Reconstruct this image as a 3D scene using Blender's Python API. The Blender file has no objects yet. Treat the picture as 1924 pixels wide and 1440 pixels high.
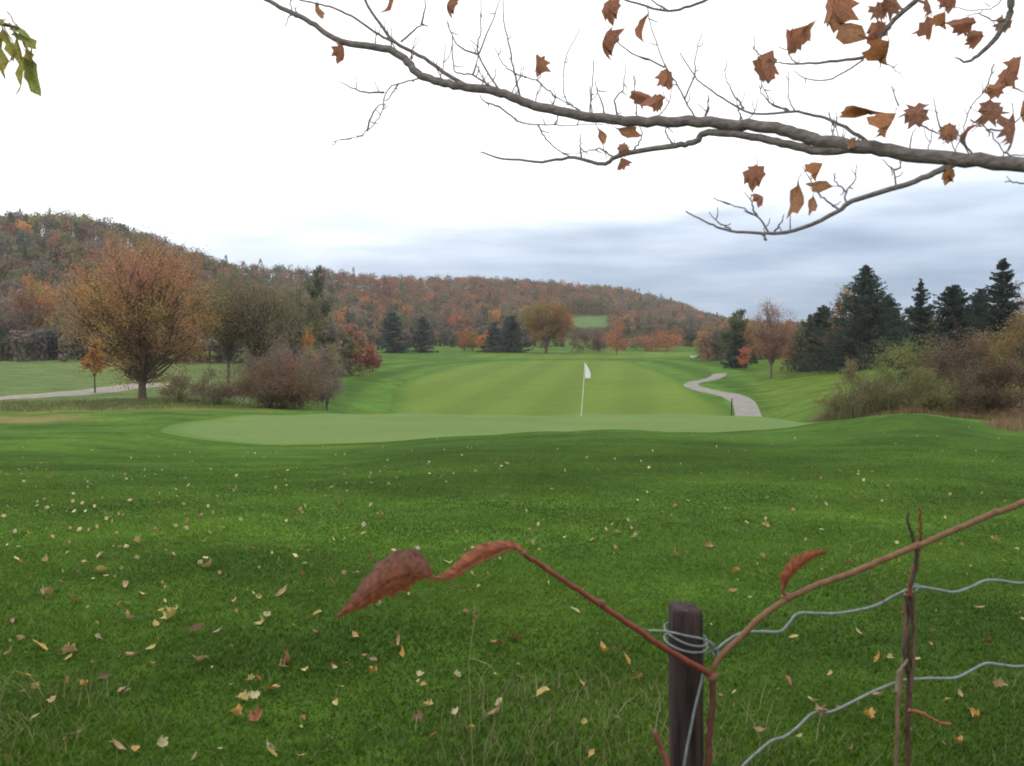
import bpy, math, random
import numpy as np
from mathutils import Vector, Matrix
rng = np.random.default_rng(7)
random.seed(7)
SC = bpy.context.scene
COL = SC.collection
R = math.radians

# ------------------------------------------------------------------ camera
FPX, CX, CY, HOR = 1650.0, 962.0, 720.0, 635.0        # focal length and centre in photo pixels
PITCH = math.atan((CY - HOR) / FPX)                    # looking slightly down
CAMH = 1.65
cd = bpy.data.cameras.new('camera'); cam = bpy.data.objects.new('camera', cd); COL.objects.link(cam)
cam.location = (0, 0, CAMH); cam.rotation_euler = (R(90) - PITCH, 0, 0)
cd.sensor_width = 36; cd.lens = 36 * FPX / 1924
cd.clip_start = 0.05; cd.clip_end = 6000
cd.dof.use_dof = True; cd.dof.focus_distance = 14.0; cd.dof.aperture_fstop = 7.5
SC.camera = cam
SC.render.resolution_x = 1024; SC.render.resolution_y = 766

# ------------------------------------------------------------------ sky and sun
SUN_EL, SUN_AZ = R(42), R(-50)                          # high thin sun behind cloud, ahead and to the left
W = bpy.data.worlds.new('World'); SC.world = W; W.use_nodes = True
nt = W.node_tree; N = nt.nodes; L = nt.links
for n in list(N): N.remove(n)
def nd(t, **kw):
    n = N.new(t)
    for k, v in kw.items(): setattr(n, k, v)
    return n
def mth(op, a, b=None, c=None, clamp=False):
    n = nd('ShaderNodeMath', operation=op); n.use_clamp = clamp
    for i, v in enumerate((a, b, c)):
        if v is None: continue
        if isinstance(v, (int, float)): n.inputs[i].default_value = v
        else: L.new(v, n.inputs[i])
    return n.outputs[0]
def sstep(v, a, b):
    n = nd('ShaderNodeMapRange', interpolation_type='SMOOTHSTEP')
    L.new(v, n.inputs[0]); n.inputs[1].default_value = a; n.inputs[2].default_value = b
    return n.outputs[0]
def mixc(f, a, b):
    n = nd('ShaderNodeMix', data_type='RGBA')
    for s, v in ((0, f), (6, a), (7, b)):
        if isinstance(v, (int, float)): n.inputs[s].default_value = v
        elif isinstance(v, tuple): n.inputs[s].default_value = (*v, 1)
        else: L.new(v, n.inputs[s])
    return n.outputs[2]
out = nd('ShaderNodeOutputWorld'); bg = nd('ShaderNodeBackground'); bg.inputs[1].default_value = 0.1
L.new(bg.outputs[0], out.inputs[0])
sky = nd('ShaderNodeTexSky', sky_type='NISHITA'); sky.sun_disc = False
sky.sun_elevation = SUN_EL; sky.sun_rotation = SUN_AZ
tc = nd('ShaderNodeTexCoord'); sep = nd('ShaderNodeSeparateXYZ'); L.new(tc.outputs['Generated'], sep.inputs[0])
x_, y_, z_ = sep.outputs
az = mth('ARCTAN2', x_, y_)                             # world azimuth, 0 = north (+Y)
mp = nd('ShaderNodeMapping'); L.new(tc.outputs['Generated'], mp.inputs[0]); mp.inputs['Scale'].default_value = (1.6, 1.6, 8.0)
mp.inputs['Rotation'].default_value = (0, R(7), 0)
nz = nd('ShaderNodeTexNoise'); L.new(mp.outputs[0], nz.inputs['Vector']); nz.inputs['Scale'].default_value = 2.6; nz.inputs['Detail'].default_value = 4; nz.inputs['Roughness'].default_value = .5
mp2 = nd('ShaderNodeMapping'); L.new(tc.outputs['Generated'], mp2.inputs[0]); mp2.inputs['Scale'].default_value = (1.8, 1.8, 12.0); mp2.inputs['Rotation'].default_value = (0, R(9), 0); mp2.inputs['Location'].default_value = (3.1, 1.7, .4)
nz2 = nd('ShaderNodeTexNoise'); L.new(mp2.outputs[0], nz2.inputs['Vector']); nz2.inputs['Scale'].default_value = 3.2; nz2.inputs['Detail'].default_value = 3
n1 = mth('SUBTRACT', nz.outputs[0], .5); n2 = mth('SUBTRACT', nz2.outputs[0], .5)
# a bank of blue-grey cloud lies low over the horizon and climbs towards the east (right)
rise = mth('MULTIPLY_ADD', sstep(az, .05, .65), .07, .134)
hgt = mth('SUBTRACT', mth('ADD', rise, mth('MULTIPLY', n1, .15)), z_)
bank = sstep(hgt, -.045, .055)
east = mth('MULTIPLY_ADD', sstep(az, -.6, .0), .3, .7)
bank = mth('MULTIPLY', bank, east, clamp=True)
streak = mth('MULTIPLY_ADD', n2, 1.6, .28)                   # broad soft streaks
low = sstep(mth('ADD', z_, mth('MULTIPLY', n1, .06)), .02, .15)
streak = mth('ADD', streak, mth('MULTIPLY', low, .55), clamp=True)
streak = mth('ADD', streak, mth('MULTIPLY', sstep(az, .15, -.3), .42), clamp=True)
grey = mixc(streak, (2.6, 3.9, 5.8), (7.6, 8.8, 10.6))
white = mixc(sstep(z_, .1, .8), (15.5, 15.6, 15.8), (17.5, 17.6, 17.8))
cl = mixc(bank, white, grey)
cover = mixc(.94, sky.outputs[0], cl)
L.new(cover, bg.inputs[0])

sd = bpy.data.lights.new('sun', 'SUN'); sd.energy = 0.8; sd.angle = R(22); sd.color = (1, .96, .9)
so = bpy.data.objects.new('sun', sd); COL.objects.link(so)
sv = Vector((math.sin(SUN_AZ) * math.cos(SUN_EL), math.cos(SUN_AZ) * math.cos(SUN_EL), math.sin(SUN_EL)))
so.rotation_euler = sv.to_track_quat('Z', 'Y').to_euler()

SC.view_settings.view_transform = 'Standard'; SC.view_settings.look = 'None'
SC.view_settings.exposure = 0; SC.view_settings.gamma = 1
SC.render.engine = 'CYCLES'
SC.cycles.filter_width = 1.9
SC.cycles.max_bounces = 6; SC.cycles.diffuse_bounces = 3; SC.cycles.transmission_bounces = 3; SC.cycles.volume_bounces = 0
SC.cycles.transparent_max_bounces = 4

# ------------------------------------------------------------------ helpers
CP, SP = math.cos(PITCH), math.sin(PITCH)
def P(px, py, d):
    """point seen at photo pixel (px,py) that lies d metres north of the camera"""
    a, b = (px - CX) / FPX, (py - CY) / FPX
    y, z = CP - b * SP, -SP - b * CP
    k = d / y
    return np.array((a * k, d, CAMH + z * k))
def lin(c):
    c = np.asarray(c, float) / 255
    return np.where(c <= .04045, c / 12.92, ((c + .055) / 1.055) ** 2.4)
def A(r, g, b, e=1.45):
    return tuple(np.clip(lin((r, g, b)) / e, 0, .85))
def link(o, parent=None):
    COL.objects.link(o)
    if parent is not None: o.parent = parent
    return o
def tag(o, label=None, cat=None, group=None, kind=None):
    if label: o['label'] = label
    if cat: o['category'] = cat
    if group: o['group'] = group
    if kind: o['kind'] = kind
    return o
def empty(name, loc=(0, 0, 0), label=None, cat=None, group=None):
    o = bpy.data.objects.new(name, None); link(o); o.location = loc; o.empty_display_size = .1
    return tag(o, label, cat, group)

class MB:
    """collects tubes, quads and polygons; build() makes one mesh object"""
    def __init__(s): s.v = []; s.c = []; s.f = []; s.n = 0
    def add(s, v, faces, col=(1, 1, 1)):
        v = np.asarray(v, float).reshape(-1, 3); faces = np.asarray(faces, int)
        s.f.append(faces + s.n); s.v.append(v); s.n += len(v)
        c = np.asarray(col, float)
        s.c.append(np.tile(c, (len(v), 1)) if c.ndim == 1 else c)
    def tube(s, pts, rad, n=5, col=(1, 1, 1), cap=True):
        pts = np.asarray(pts, float); k = len(pts); rad = np.broadcast_to(np.asarray(rad, float), (k,))
        t = np.gradient(pts, axis=0); t /= np.linalg.norm(t, axis=1)[:, None] + 1e-9
        ref = np.array((0, 0, 1.0)) if abs(t[:, 2]).mean() < .8 else np.array((1.0, 0, 0))
        a = np.cross(t, ref); a /= np.linalg.norm(a, axis=1)[:, None] + 1e-9
        b = np.cross(t, a)
        th = np.arange(n) * 2 * math.pi / n
        ring = pts[:, None] + rad[:, None, None] * (np.cos(th)[None, :, None] * a[:, None] + np.sin(th)[None, :, None] * b[:, None])
        i = np.arange(k - 1)[:, None] * n; j = np.arange(n)[None]; j2 = (j + 1) % n
        s.add(ring.reshape(-1, 3), np.stack([i + j, i + j2, i + n + j2, i + n + j], -1).reshape(-1, 4), col)
        if cap:
            for q in (0, k - 1):
                idx = [[0, 1, 2, 3]] if n == 4 else [[0, m, m + 1] for m in range(1, n - 1)]
                s.add(ring[q], idx, col)
    def leaves(s, c, size, col, up=0.0, asp=.6):
        """one rhombic leaf per centre in c (N,3)"""
        c = np.asarray(c, float); n = len(c)
        if n == 0: return
        size = np.broadcast_to(np.asarray(size, float), (n,))[:, None]
        a = rng.normal(size=(n, 3)); a[:, 2] -= up; a /= np.linalg.norm(a, axis=1)[:, None]
        b = np.cross(a, rng.normal(size=(n, 3))); b /= np.linalg.norm(b, axis=1)[:, None] + 1e-9
        a = a * size * .5; b = b * size * .5 * asp
        v = np.stack([c - a, c + b - a * .1, c + a, c - b - a * .1], 1).reshape(-1, 3)
        col = np.asarray(col, float)
        if col.ndim == 1: col = np.tile(col, (n, 1))
        s.add(v, np.arange(4 * n).reshape(n, 4), np.repeat(col, 4, 0))
    def build(s, name, mat, parent=None, smooth=False):
        me = bpy.data.meshes.new(name)
        v = np.concatenate(s.v); c = np.concatenate(s.c)
        sizes = np.concatenate([np.full(len(f), f.shape[1]) for f in s.f])
        loops = np.concatenate([f.reshape(-1) for f in s.f])
        me.vertices.add(len(v)); me.vertices.foreach_set('co', v.astype(np.float32).ravel())
        me.loops.add(len(loops)); me.loops.foreach_set('vertex_index', loops.astype(np.int32))
        me.polygons.add(len(sizes)); st = np.concatenate([[0], np.cumsum(sizes)[:-1]])
        me.polygons.foreach_set('loop_start', st.astype(np.int32)); me.polygons.foreach_set('loop_total', sizes.astype(np.int32))
        if smooth: me.polygons.foreach_set('use_smooth', np.ones(len(sizes), bool))
        ca = me.color_attributes.new('tint', 'FLOAT_COLOR', 'POINT')
        ca.data.foreach_set('color', np.concatenate([c, np.ones((len(c), 1))], 1).astype(np.float32).ravel())
        me.update(calc_edges=True); me.materials.append(mat)
        return link(bpy.data.objects.new(name, me), parent)

MATS = {}
def newmat(name):
    m = bpy.data.materials.new(name); m.use_nodes = True
    for n in list(m.node_tree.nodes): m.node_tree.nodes.remove(n)
    return m
class NT:
    def __init__(s, m): s.t = m.node_tree
    def n(s, t, ins={}, **kw):
        x = s.t.nodes.new(t)
        for k, v in kw.items(): setattr(x, k, v)
        for k, v in ins.items():
            if hasattr(v, 'is_linked') or hasattr(v, 'links'): s.t.links.new(v, x.inputs[k])
            else: x.inputs[k].default_value = v
        return x
def leafmat(name, translucent=.35, rough=.6, mott=0.0, spec=.2):
    m = newmat(name); T = NT(m)
    at = T.n('ShaderNodeAttribute', attribute_name='tint'); col = at.outputs['Color']
    if mott:
        tc = T.n('ShaderNodeTexCoord')
        nz = T.n('ShaderNodeTexNoise', {'Vector': tc.outputs['Object'], 'Scale': mott, 'Detail': 4.0})
        rp = T.n('ShaderNodeMapRange', {0: nz.outputs[0], 1: .3, 2: .7, 3: .5, 4: 1.35})
        mx = T.n('ShaderNodeVectorMath', {0: col, 3: rp.outputs[0]}, operation='SCALE'); col = mx.outputs[0]
    p = T.n('ShaderNodeBsdfPrincipled', {'Base Color': col, 'Roughness': rough, 'Specular IOR Level': spec})
    tr = T.n('ShaderNodeBsdfTranslucent', {'Color': col})
    mx = T.n('ShaderNodeMixShader', {0: translucent, 1: p.outputs[0], 2: tr.outputs[0]})
    T.n('ShaderNodeOutputMaterial', {0: mx.outputs[0]})
    return m
def solid(name, col, rough=.7, noise=0, amt=.35, bump=0, metal=0, stretch=(1, 1, 1), spec=.3, tint=False):
    m = newmat(name); T = NT(m)
    tc = T.n('ShaderNodeTexCoord')
    mp = T.n('ShaderNodeMapping', {'Vector': tc.outputs['Object'], 'Scale': stretch})
    base = T.n('ShaderNodeRGB'); base.outputs[0].default_value = (*col, 1); c = base.outputs[0]
    if tint: c = T.n('ShaderNodeAttribute', attribute_name='tint').outputs['Color']
    p = T.n('ShaderNodeBsdfPrincipled', {'Roughness': rough, 'Metallic': metal, 'Specular IOR Level': spec})
    if noise:
        nz = T.n('ShaderNodeTexNoise', {'Vector': mp.outputs[0], 'Scale': float(noise), 'Detail': 5.0, 'Roughness': .6})
        rp = T.n('ShaderNodeMapRange', {0: nz.outputs[0], 1: .3, 2: .7, 3: 1 - amt, 4: 1 + amt})
        c = T.n('ShaderNodeVectorMath', {0: c, 3: rp.outputs[0]}, operation='SCALE').outputs[0]
        if bump:
            b = T.n('ShaderNodeBump', {'Height': nz.outputs[0], 'Strength': bump, 'Distance': .01})
            m.node_tree.links.new(b.outputs[0], p.inputs['Normal'])
    m.node_tree.links.new(c, p.inputs['Base Color'])
    T.n('ShaderNodeOutputMaterial', {0: p.outputs[0]})
    return m
def grassmat(name, s1=(.28, .5), s2=3., a1=.34, a2=.3, fine=60., af=.22, bump=.25, stripe=None):
    """mown turf: the tint attribute times broad, middle and blade-scale variation"""
    m = newmat(name); T = NT(m)
    at = T.n('ShaderNodeAttribute', attribute_name='tint'); c = at.outputs['Color']
    tc = T.n('ShaderNodeTexCoord'); o = tc.outputs['Object']
    def mul(c, fac, lo, hi, a=.3, b=.7):
        rp = T.n('ShaderNodeMapRange', {0: fac, 1: a, 2: b, 3: lo, 4: hi})
        return T.n('ShaderNodeVectorMath', {0: c, 3: rp.outputs[0]}, operation='SCALE').outputs[0]
    mp = T.n('ShaderNodeMapping', {'Vector': o, 'Scale': (s1[0], s1[1], 1)})
    n1 = T.n('ShaderNodeTexNoise', {'Vector': mp.outputs[0], 'Scale': 1.0, 'Detail': 3.0})
    c = mul(c, n1.outputs[0], 1 - a1, 1 + a1)
    n2 = T.n('ShaderNodeTexNoise', {'Vector': o, 'Scale': s2, 'Detail': 4.0, 'Roughness': .65})
    c = mul(c, n2.outputs[0], 1 - a2, 1 + a2)
    n3 = T.n('ShaderNodeTexNoise', {'Vector': o, 'Scale': fine, 'Detail': 2.0})
    c = mul(c, n3.outputs[0], 1 - af, 1 + af)
    # a yellower green in places
    n4 = T.n('ShaderNodeTexNoise', {'Vector': o, 'Scale': .33, 'Detail': 4.0})
    f4 = T.n('ShaderNodeMapRange', {0: n4.outputs[0], 1: .45, 2: .75, 3: 0.0, 4: .35})
    yel = T.n('ShaderNodeVectorMath', {0: c, 1: (1.45, 1.06, .8)}, operation='MULTIPLY')
    c = T.n('ShaderNodeMix', {0: f4.outputs[0], 6: c, 7: yel.outputs[0]}, data_type='RGBA').outputs[2]
    if stripe:
        mp = T.n('ShaderNodeMapping', {'Vector': o, 'Rotation': (0, 0, stripe[0])})
        w = T.n('ShaderNodeTexWave', {'Vector': mp.outputs[0], 'Scale': stripe[1], 'Distortion': stripe[3], 'Detail': 1.0, 'Detail Scale': .3}, wave_type='BANDS')
        c = mul(c, w.outputs[1] if False else w.outputs['Fac'], 1 - stripe[2], 1 + stripe[2], 0.2, 0.8)
    b = T.n('ShaderNodeBump', {'Height': n3.outputs[0], 'Strength': bump, 'Distance': .03})
    p = T.n('ShaderNodeBsdfPrincipled', {'Base Color': c, 'Roughness': .95, 'Specular IOR Level': .03, 'Normal': b.outputs[0]})
    T.n('ShaderNodeOutputMaterial', {0: p.outputs[0]})
    return m

M_TURF = grassmat('turf')
M_GREEN = grassmat('putting turf', a1=.05, a2=.05, fine=40., af=.08, bump=.05)
M_FAIR = grassmat('fairway turf', s1=(.05, .05), s2=.5, a1=.07, a2=.06, fine=8., af=.08, bump=.05, stripe=(R(8), .035, .06, 1.0))
M_BLADE = leafmat('grass blades', .3, .5, spec=.25)
M_LEAF = leafmat('tree leaves', .35, .6)
M_NEEDLE = leafmat('needles', .25, .8, spec=.1)
M_BARK = solid('bark', A(95, 85, 78), .9, 14, .35, .6, stretch=(1, 1, .3), tint=True)
M_LIMB = solid('maple bark', A(108, 98, 92), .9, 70, .45, .9, stretch=(.4, 1, 1), tint=True)
M_DRY = leafmat('dry maple leaf', .4, .7, 28.)
M_FALL = leafmat('fallen leaf', .15, .55, 30., spec=.35)
M_PATH = solid('asphalt path', A(144, 140, 132), .9, 1.2, .2, .3)
M_ROAD = solid('gravel road', A(152, 146, 132), .95, 1.1, .25, .3)
M_WIRE = solid('galvanised wire', (.2, .22, .22), .5, 90, .3, 0, .4)
M_POST = solid('dark weathered wood', (.036, .022, .02), .85, 90, .9, 1.0, stretch=(1, 1, .06))
M_WHITE = solid('white paint', (.75, .76, .74), .5)
M_CLOTH = leafmat('flag cloth', .3, .7)

# ------------------------------------------------------------------ terrain
def cubic(xs, ys, q):
    """monotone (pchip-like) interpolation"""
    xs = np.array(xs, float); ys = np.array(ys, float); h = np.diff(xs); dl = np.diff(ys) / h
    m = np.zeros(len(xs)); m[0] = dl[0]; m[-1] = dl[-1]
    for i in range(1, len(xs) - 1):
        if dl[i - 1] * dl[i] > 0: m[i] = 2 * dl[i - 1] * dl[i] / (dl[i - 1] + dl[i])
    q = np.clip(q, xs[0], xs[-1]); k = np.clip(np.searchsorted(xs, q) - 1, 0, len(h) - 1)
    t = (q - xs[k]) / h[k]
    return ((2 * t**3 - 3 * t**2 + 1) * ys[k] + (t**3 - 2 * t**2 + t) * h[k] * m[k] + (-2 * t**3 + 3 * t**2) * ys[k + 1] + (t**3 - t**2) * h[k] * m[k + 1])
NEAR = [(-30, 0), (0, 0), (5, 0), (9, -.12)]
PROF = {
 -250: NEAR + [(18, -.85), (25, -1.2), (32, -1.5), (40, -1.9), (50, -2.5), (60, -2.8), (70, -3.0), (100, -3.0), (160, -2.3), (185, -1), (260, 16), (380, 47), (450, 49), (700, 49), (1500, 30)],
 0:    NEAR + [(18, -.85), (25, -1.2), (32, -1.5), (40, -1.9), (50, -2.5), (60, -2.8), (70, -3.0), (100, -3.0), (160, -2.3), (185, -1), (260, 15), (380, 46), (450, 48), (700, 48), (1500, 30)],
 150:  NEAR + [(18, -.88), (25, -1.25), (32, -1.5), (40, -1.8), (50, -2.5), (60, -2.75), (70, -3.0), (100, -3.1), (160, -2.3), (185, -1), (260, 15), (390, 45), (450, 46), (700, 46), (1500, 30)],
 300:  NEAR + [(18, -.9), (25, -1.38), (32, -1.47), (38, -1.62), (45, -2.1), (52, -2.45), (62, -2.65), (70, -3.0), (100, -3.2), (160, -2.4), (190, -1), (280, 15), (400, 36.5), (460, 37.5), (700, 37.5), (1500, 25)],
 600:  NEAR + [(18, -.9), (25, -1.46), (31, -1.52), (37, -1.62), (45, -2.35), (55, -2.85), (65, -3.8), (80, -4.2), (100, -4.3), (130, -4.0), (180, -3.2), (250, -2), (300, -.9), (340, .5), (420, 14.5), (500, 30.5), (560, 32.5), (800, 32.5), (1500, 25)],
 900:  NEAR + [(15, -.42), (20, -.82), (24, -1.08), (27, -1.4), (30, -1.5), (37, -1.62), (40, -2.1), (46, -3.6), (60, -5.5), (80, -5.9), (100, -5.8), (130, -5.0), (180, -4.2), (250, -2.9), (320, -1), (360, .5), (400, 4), (480, 14.5), (600, 32.5), (660, 34.5), (900, 34.5), (1500, 25)],
 1150: NEAR + [(14, -.33), (18, -.56), (21, -.7), (24, -.87), (26, -1.12), (28, -1.4), (30, -1.52), (37, -1.62), (40, -2.1), (46, -3.6), (60, -5.6), (80, -6.0), (100, -5.8), (130, -5.0), (180, -4.0), (250, -2.8), (320, -1), (360, .5), (420, 4), (500, 14), (640, 28), (700, 29), (900, 28), (1500, 20)],
 1300: NEAR + [(14, -.35), (18, -.6), (22, -.84), (25, -1.05), (28, -1.4), (30, -1.52), (37, -1.62), (40, -2.1), (46, -3.6), (60, -5.5), (75, -5.7), (90, -5.4), (110, -4.8), (140, -4.0), (200, -3.1), (260, -2.2), (340, -.6), (420, 3), (520, 9), (680, 15), (900, 15), (1500, 12)],
 1420: NEAR + [(14, -.35), (18, -.65), (22, -.95), (26, -1.2), (30, -1.5), (36, -1.6), (40, -2.1), (46, -3.5), (60, -5.2), (75, -5.3), (85, -4.9), (100, -4.5), (120, -4), (150, -3.3), (200, -2.6), (260, -1.8), (340, -.6), (420, 1), (700, 4), (1500, 8)],
 1560: NEAR + [(14, -.35), (18, -.6), (22, -.85), (26, -1.05), (29, -1.18), (33, -1.6), (38, -2.2), (45, -2.7), (60, -3.2), (80, -3.4), (110, -2.9), (150, -2.6), (250, -1.8), (400, -1), (700, 1), (1500, 4)],
 1720: NEAR + [(14, -.3), (18, -.5), (22, -.64), (26, -.7), (29, -.84), (33, -1.3), (38, -1.8), (45, -2.2), (60, -2.6), (90, -1.8), (150, -1.6), (400, -1), (700, 0), (1500, 4)],
 1924: NEAR + [(14, -.35), (18, -.62), (22, -.9), (25, -1.12), (30, -1.4), (38, -1.6), (60, -1.8), (90, -1.6), (150, -1.5), (400, -1), (700, 0), (1500, 4)],
 2200: NEAR + [(14, -.35), (18, -.62), (22, -.9), (25, -1.12), (30, -1.4), (38, -1.6), (60, -1.8), (90, -1.6), (150, -1.5), (400, -1), (700, 0), (1500, 4)],
}
DG = np.concatenate([np.linspace(-30, 60, 361), 60 + (np.linspace(0, 1, 300)[1:] ** 1.5) * 1440])
PG = np.linspace(-250, 2200, 246)
cols_ = np.array([cubic(*zip(*PROF[k]), DG) for k in sorted(PROF)])
keys_ = sorted(PROF)
ZT = np.array([cubic(keys_, cols_[:, j], PG) for j in range(len(DG))]).T      # [px, d]
def smooth(a, n, ax):
    k = np.hanning(n + 2)[1:-1]; k /= k.sum(); h = n // 2
    pad = [(0, 0), (0, 0)]; pad[ax] = (h, h); b = np.pad(a, pad, mode='edge')
    return np.apply_along_axis(lambda r: np.convolve(r, k, 'valid'), ax, b)
ZT = smooth(smooth(ZT, 9, 1), 7, 0)
def TZ(x, y):
    x = np.asarray(x, float); y = np.asarray(y, float)
    px = np.clip(CX + FPX * x / np.maximum(y, 6), -249.9, 2199.9)
    d = np.clip(y, -29.9, 1499)
    j = np.clip(np.searchsorted(DG, d) - 1, 0, len(DG) - 2); tj = (d - DG[j]) / (DG[j + 1] - DG[j])
    q = (px + 250) / (PG[1] - PG[0]); i = np.clip(q.astype(int), 0, len(PG) - 2); ti = q - i
    z = (ZT[i, j] * (1 - ti) + ZT[i + 1, j] * ti) * (1 - tj) + (ZT[i, j + 1] * (1 - ti) + ZT[i + 1, j + 1] * ti) * tj
    # small natural unevenness
    am = np.clip((y - 3) / 30, 0, 1)
    return z + am * (.035 * np.sin(x * .61 + 1.3) * np.cos(y * .43) + .02 * np.sin(x * 1.7 + y * .9)) * np.clip(1 - np.abs(y - 31) / 400, 0, 1)
def tz(x, y): return float(TZ(np.array([x]), np.array([y]))[0])
def onground(px, d):
    x = (px - CX) / FPX * d
    return np.array((x, d, tz(x, d)))
def pxof(x, y, z):
    """photo pixel of world points"""
    dz = z - CAMH
    f = y * CP - dz * SP; u = y * SP + dz * CP
    return CX + FPX * x / f, CY - FPX * u / f
def ground_at(px, py, d0):
    """first visible ground beyond depth d0 on the ray through a pixel"""
    for d in np.exp(np.linspace(math.log(d0), math.log(900), 4000)):
        p = P(px, py, d)
        if p[2] <= tz(p[0], d): return p[:2]
    return P(px, py, 900)[:2]

# tint of the turf: kinds of grass (sown and mown differently, dry in places)
G_NEAR = np.array(A(70, 98, 31)); G_MID = np.array(A(70, 102, 34)); G_FAR = np.array(A(82, 116, 46))
G_DRY = np.array(A(150, 135, 90)); G_PALE = np.array(A(110, 132, 78)); G_WOOD = np.array(A(80, 78, 55))
def blob(px, py, cx, cy, rx, ry):
    q = ((px - cx) / rx) ** 2 + ((py - cy) / ry) ** 2
    return np.clip(1.6 - q * 1.6, 0, 1)
def terrain_tint(x, y, z):
    px = CX + FPX * x / np.maximum(y, 6); 
    t = np.clip((y - 8) / 14, 0, 1)[:, None]; c = G_NEAR * (1 - t) + G_MID * t
    t = np.clip((y - 18) / 16, 0, 1)[:, None]; c = c * (1 - t) + G_FAR * t
    def put(c, w, col): w = np.clip(w, 0, 1)[:, None]; return c * (1 - w) + np.array(col) * w
    wob = .5 * np.sin(x * .35 + y * .2) + .5 * np.sin(x * .13 - y * .31)
    # far left meadow
    c = put(c, np.clip((600 - px) / 120, 0, 1) * np.clip((y - 58) / 8, 0, 1), G_PALE * .85)
    # dry strip at the left beyond the lawn
    c = put(c, np.clip((210 - px) / 120, 0, 1) * np.clip(1 - abs(y - 36 - wob) / 5, 0, 1) * .9, G_DRY * .9)
    c = put(c, np.clip((560 - px) / 60, 0, 1) * np.clip((y - 41) / 3, 0, 1) * np.clip((64 - y) / 4, 0, 1) * (.3 + .2 * wob), G_DRY * .75)
    # dry ground under the thicket on the right
    c = put(c, np.clip((px - 1500) / 90, 0, 1) * np.clip((y - 34) / 4, 0, 1) * np.clip((64 - y) / 6, 0, 1), np.array(A(120, 100, 70)) * .8)
    # mown bands in the hollow rough, left of the fairway
    # mowing passes run parallel to the edge of the fairway
    b = np.nonzero((px > 520) & (px < 1420) & (y > 50) & (y < 330))[0]
    dd = np.full(len(x), 1e3)
    for a in range(0, len(b), 4000):
        k = b[a:a + 4000]; dd[k] = np.sqrt(((np.column_stack([x[k], y[k]])[:, None] - FWO[None]) ** 2).sum(-1)).min(1)
    s = np.sin(dd * 2 * math.pi / 7.5); s = np.sign(s) * np.abs(s) ** .5
    w = np.clip((32 - dd) / 8, 0, 1) * (px < 1420)
    c = c * (1 + .2 * (s * w))[:, None]
    # darker turf on the slopes facing the camera, paler across the middle lawn
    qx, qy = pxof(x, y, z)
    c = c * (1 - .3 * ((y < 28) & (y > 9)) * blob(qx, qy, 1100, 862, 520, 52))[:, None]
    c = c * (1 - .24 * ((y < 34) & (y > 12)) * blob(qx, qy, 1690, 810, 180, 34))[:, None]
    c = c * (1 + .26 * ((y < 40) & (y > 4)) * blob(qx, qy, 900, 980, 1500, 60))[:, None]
    # darker long grass bands on the far rises
    c = put(c, np.clip(1 - abs(y - 205 - 12 * np.sin(px * .011)) / 9, 0, 1) * ((px > 700) & (px < 1300)) * .45, G_FAR * .62)
    c = put(c, np.clip((px - 1400) / 60, 0, 1) * np.clip((y - 55) / 20, 0, 1) * .5, np.array(A(104, 122, 46)))
    # woodland floor on the hills
    c = put(c, np.clip((y - (165 + np.clip(px - 300, 0, 600) * .33)) / 15, 0, 1) * (px < 1330), G_WOOD * .8)
    # a small hay field high up among the woods
    qx, qy = pxof(x, y, z)
    e = lambda v, a, b: np.clip((v - a) / (b - a), 0, 1)
    wx = 5 * np.sin(x * .13) + 3 * np.sin(y * .11)
    c = put(c, ((y > 340) & (y < 700)) * e(qx + wx, 1068, 1072) * e(-qx - wx * .6, -1146, -1142) * e(qy + wx * .3, 592, 594) * e(-qy, -617, -614), A(104, 132, 80))
    return c
def closed(pts, n=200):
    """smooth closed outline through points"""
    p = np.asarray(pts, float); k = len(p); out = []
    for a in range(k):
        p0, p1, p2, p3 = p[a - 1], p[a], p[(a + 1) % k], p[(a + 2) % k]
        for t in np.linspace(0, 1, n // k + 1)[:-1]:
            out.append(.5 * (2 * p1 + (p2 - p0) * t + (2 * p0 - 5 * p1 + 4 * p2 - p3) * t * t + (3 * p1 - p0 - 3 * p2 + p3) * t**3))
    return np.array(out)
fp = [ground_at(px, py, 60) for px, py in [(738, 752), (748, 728), (790, 706), (860, 687), (950, 679), (1080, 677), (1170, 679), (1215, 690), (1255, 705), (1300, 730), (1345, 755), (1375, 775)]]
fp = list(fp) + [onground(1385, 62)[:2], onground(1100, 55)[:2], onground(850, 57)[:2], onground(745, 64)[:2]]
FWP = np.array(fp); FWO = closed(FWP, 320)
rows = np.concatenate([np.linspace(-14, 2, 14), np.geomspace(3, 60, 380) - .5 + 0, np.geomspace(60.5, 1500, 190)])
us = np.concatenate([np.linspace(-1.5, -.68, 24)[:-1], np.linspace(-.68, .68, 420), np.linspace(.68, 1.5, 24)[1:]])
YY, UU = np.meshgrid(rows, us, indexing='ij')
XX = UU * (np.maximum(YY, 0) + 14 * np.exp(-np.maximum(YY, 0) / 14))
ZZ = TZ(XX.ravel(), YY.ravel())
V = np.stack([XX.ravel(), YY.ravel(), ZZ], 1)
nr, nu = YY.shape
i = np.arange(nr - 1)[:, None] * nu; j = np.arange(nu - 1)[None]
F = np.stack([i + j, i + j + 1, i + nu + j + 1, i + nu + j], -1).reshape(-1, 4)
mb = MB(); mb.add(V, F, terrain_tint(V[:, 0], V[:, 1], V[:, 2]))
tag(mb.build('ground', M_TURF, smooth=True), kind='structure')

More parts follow.
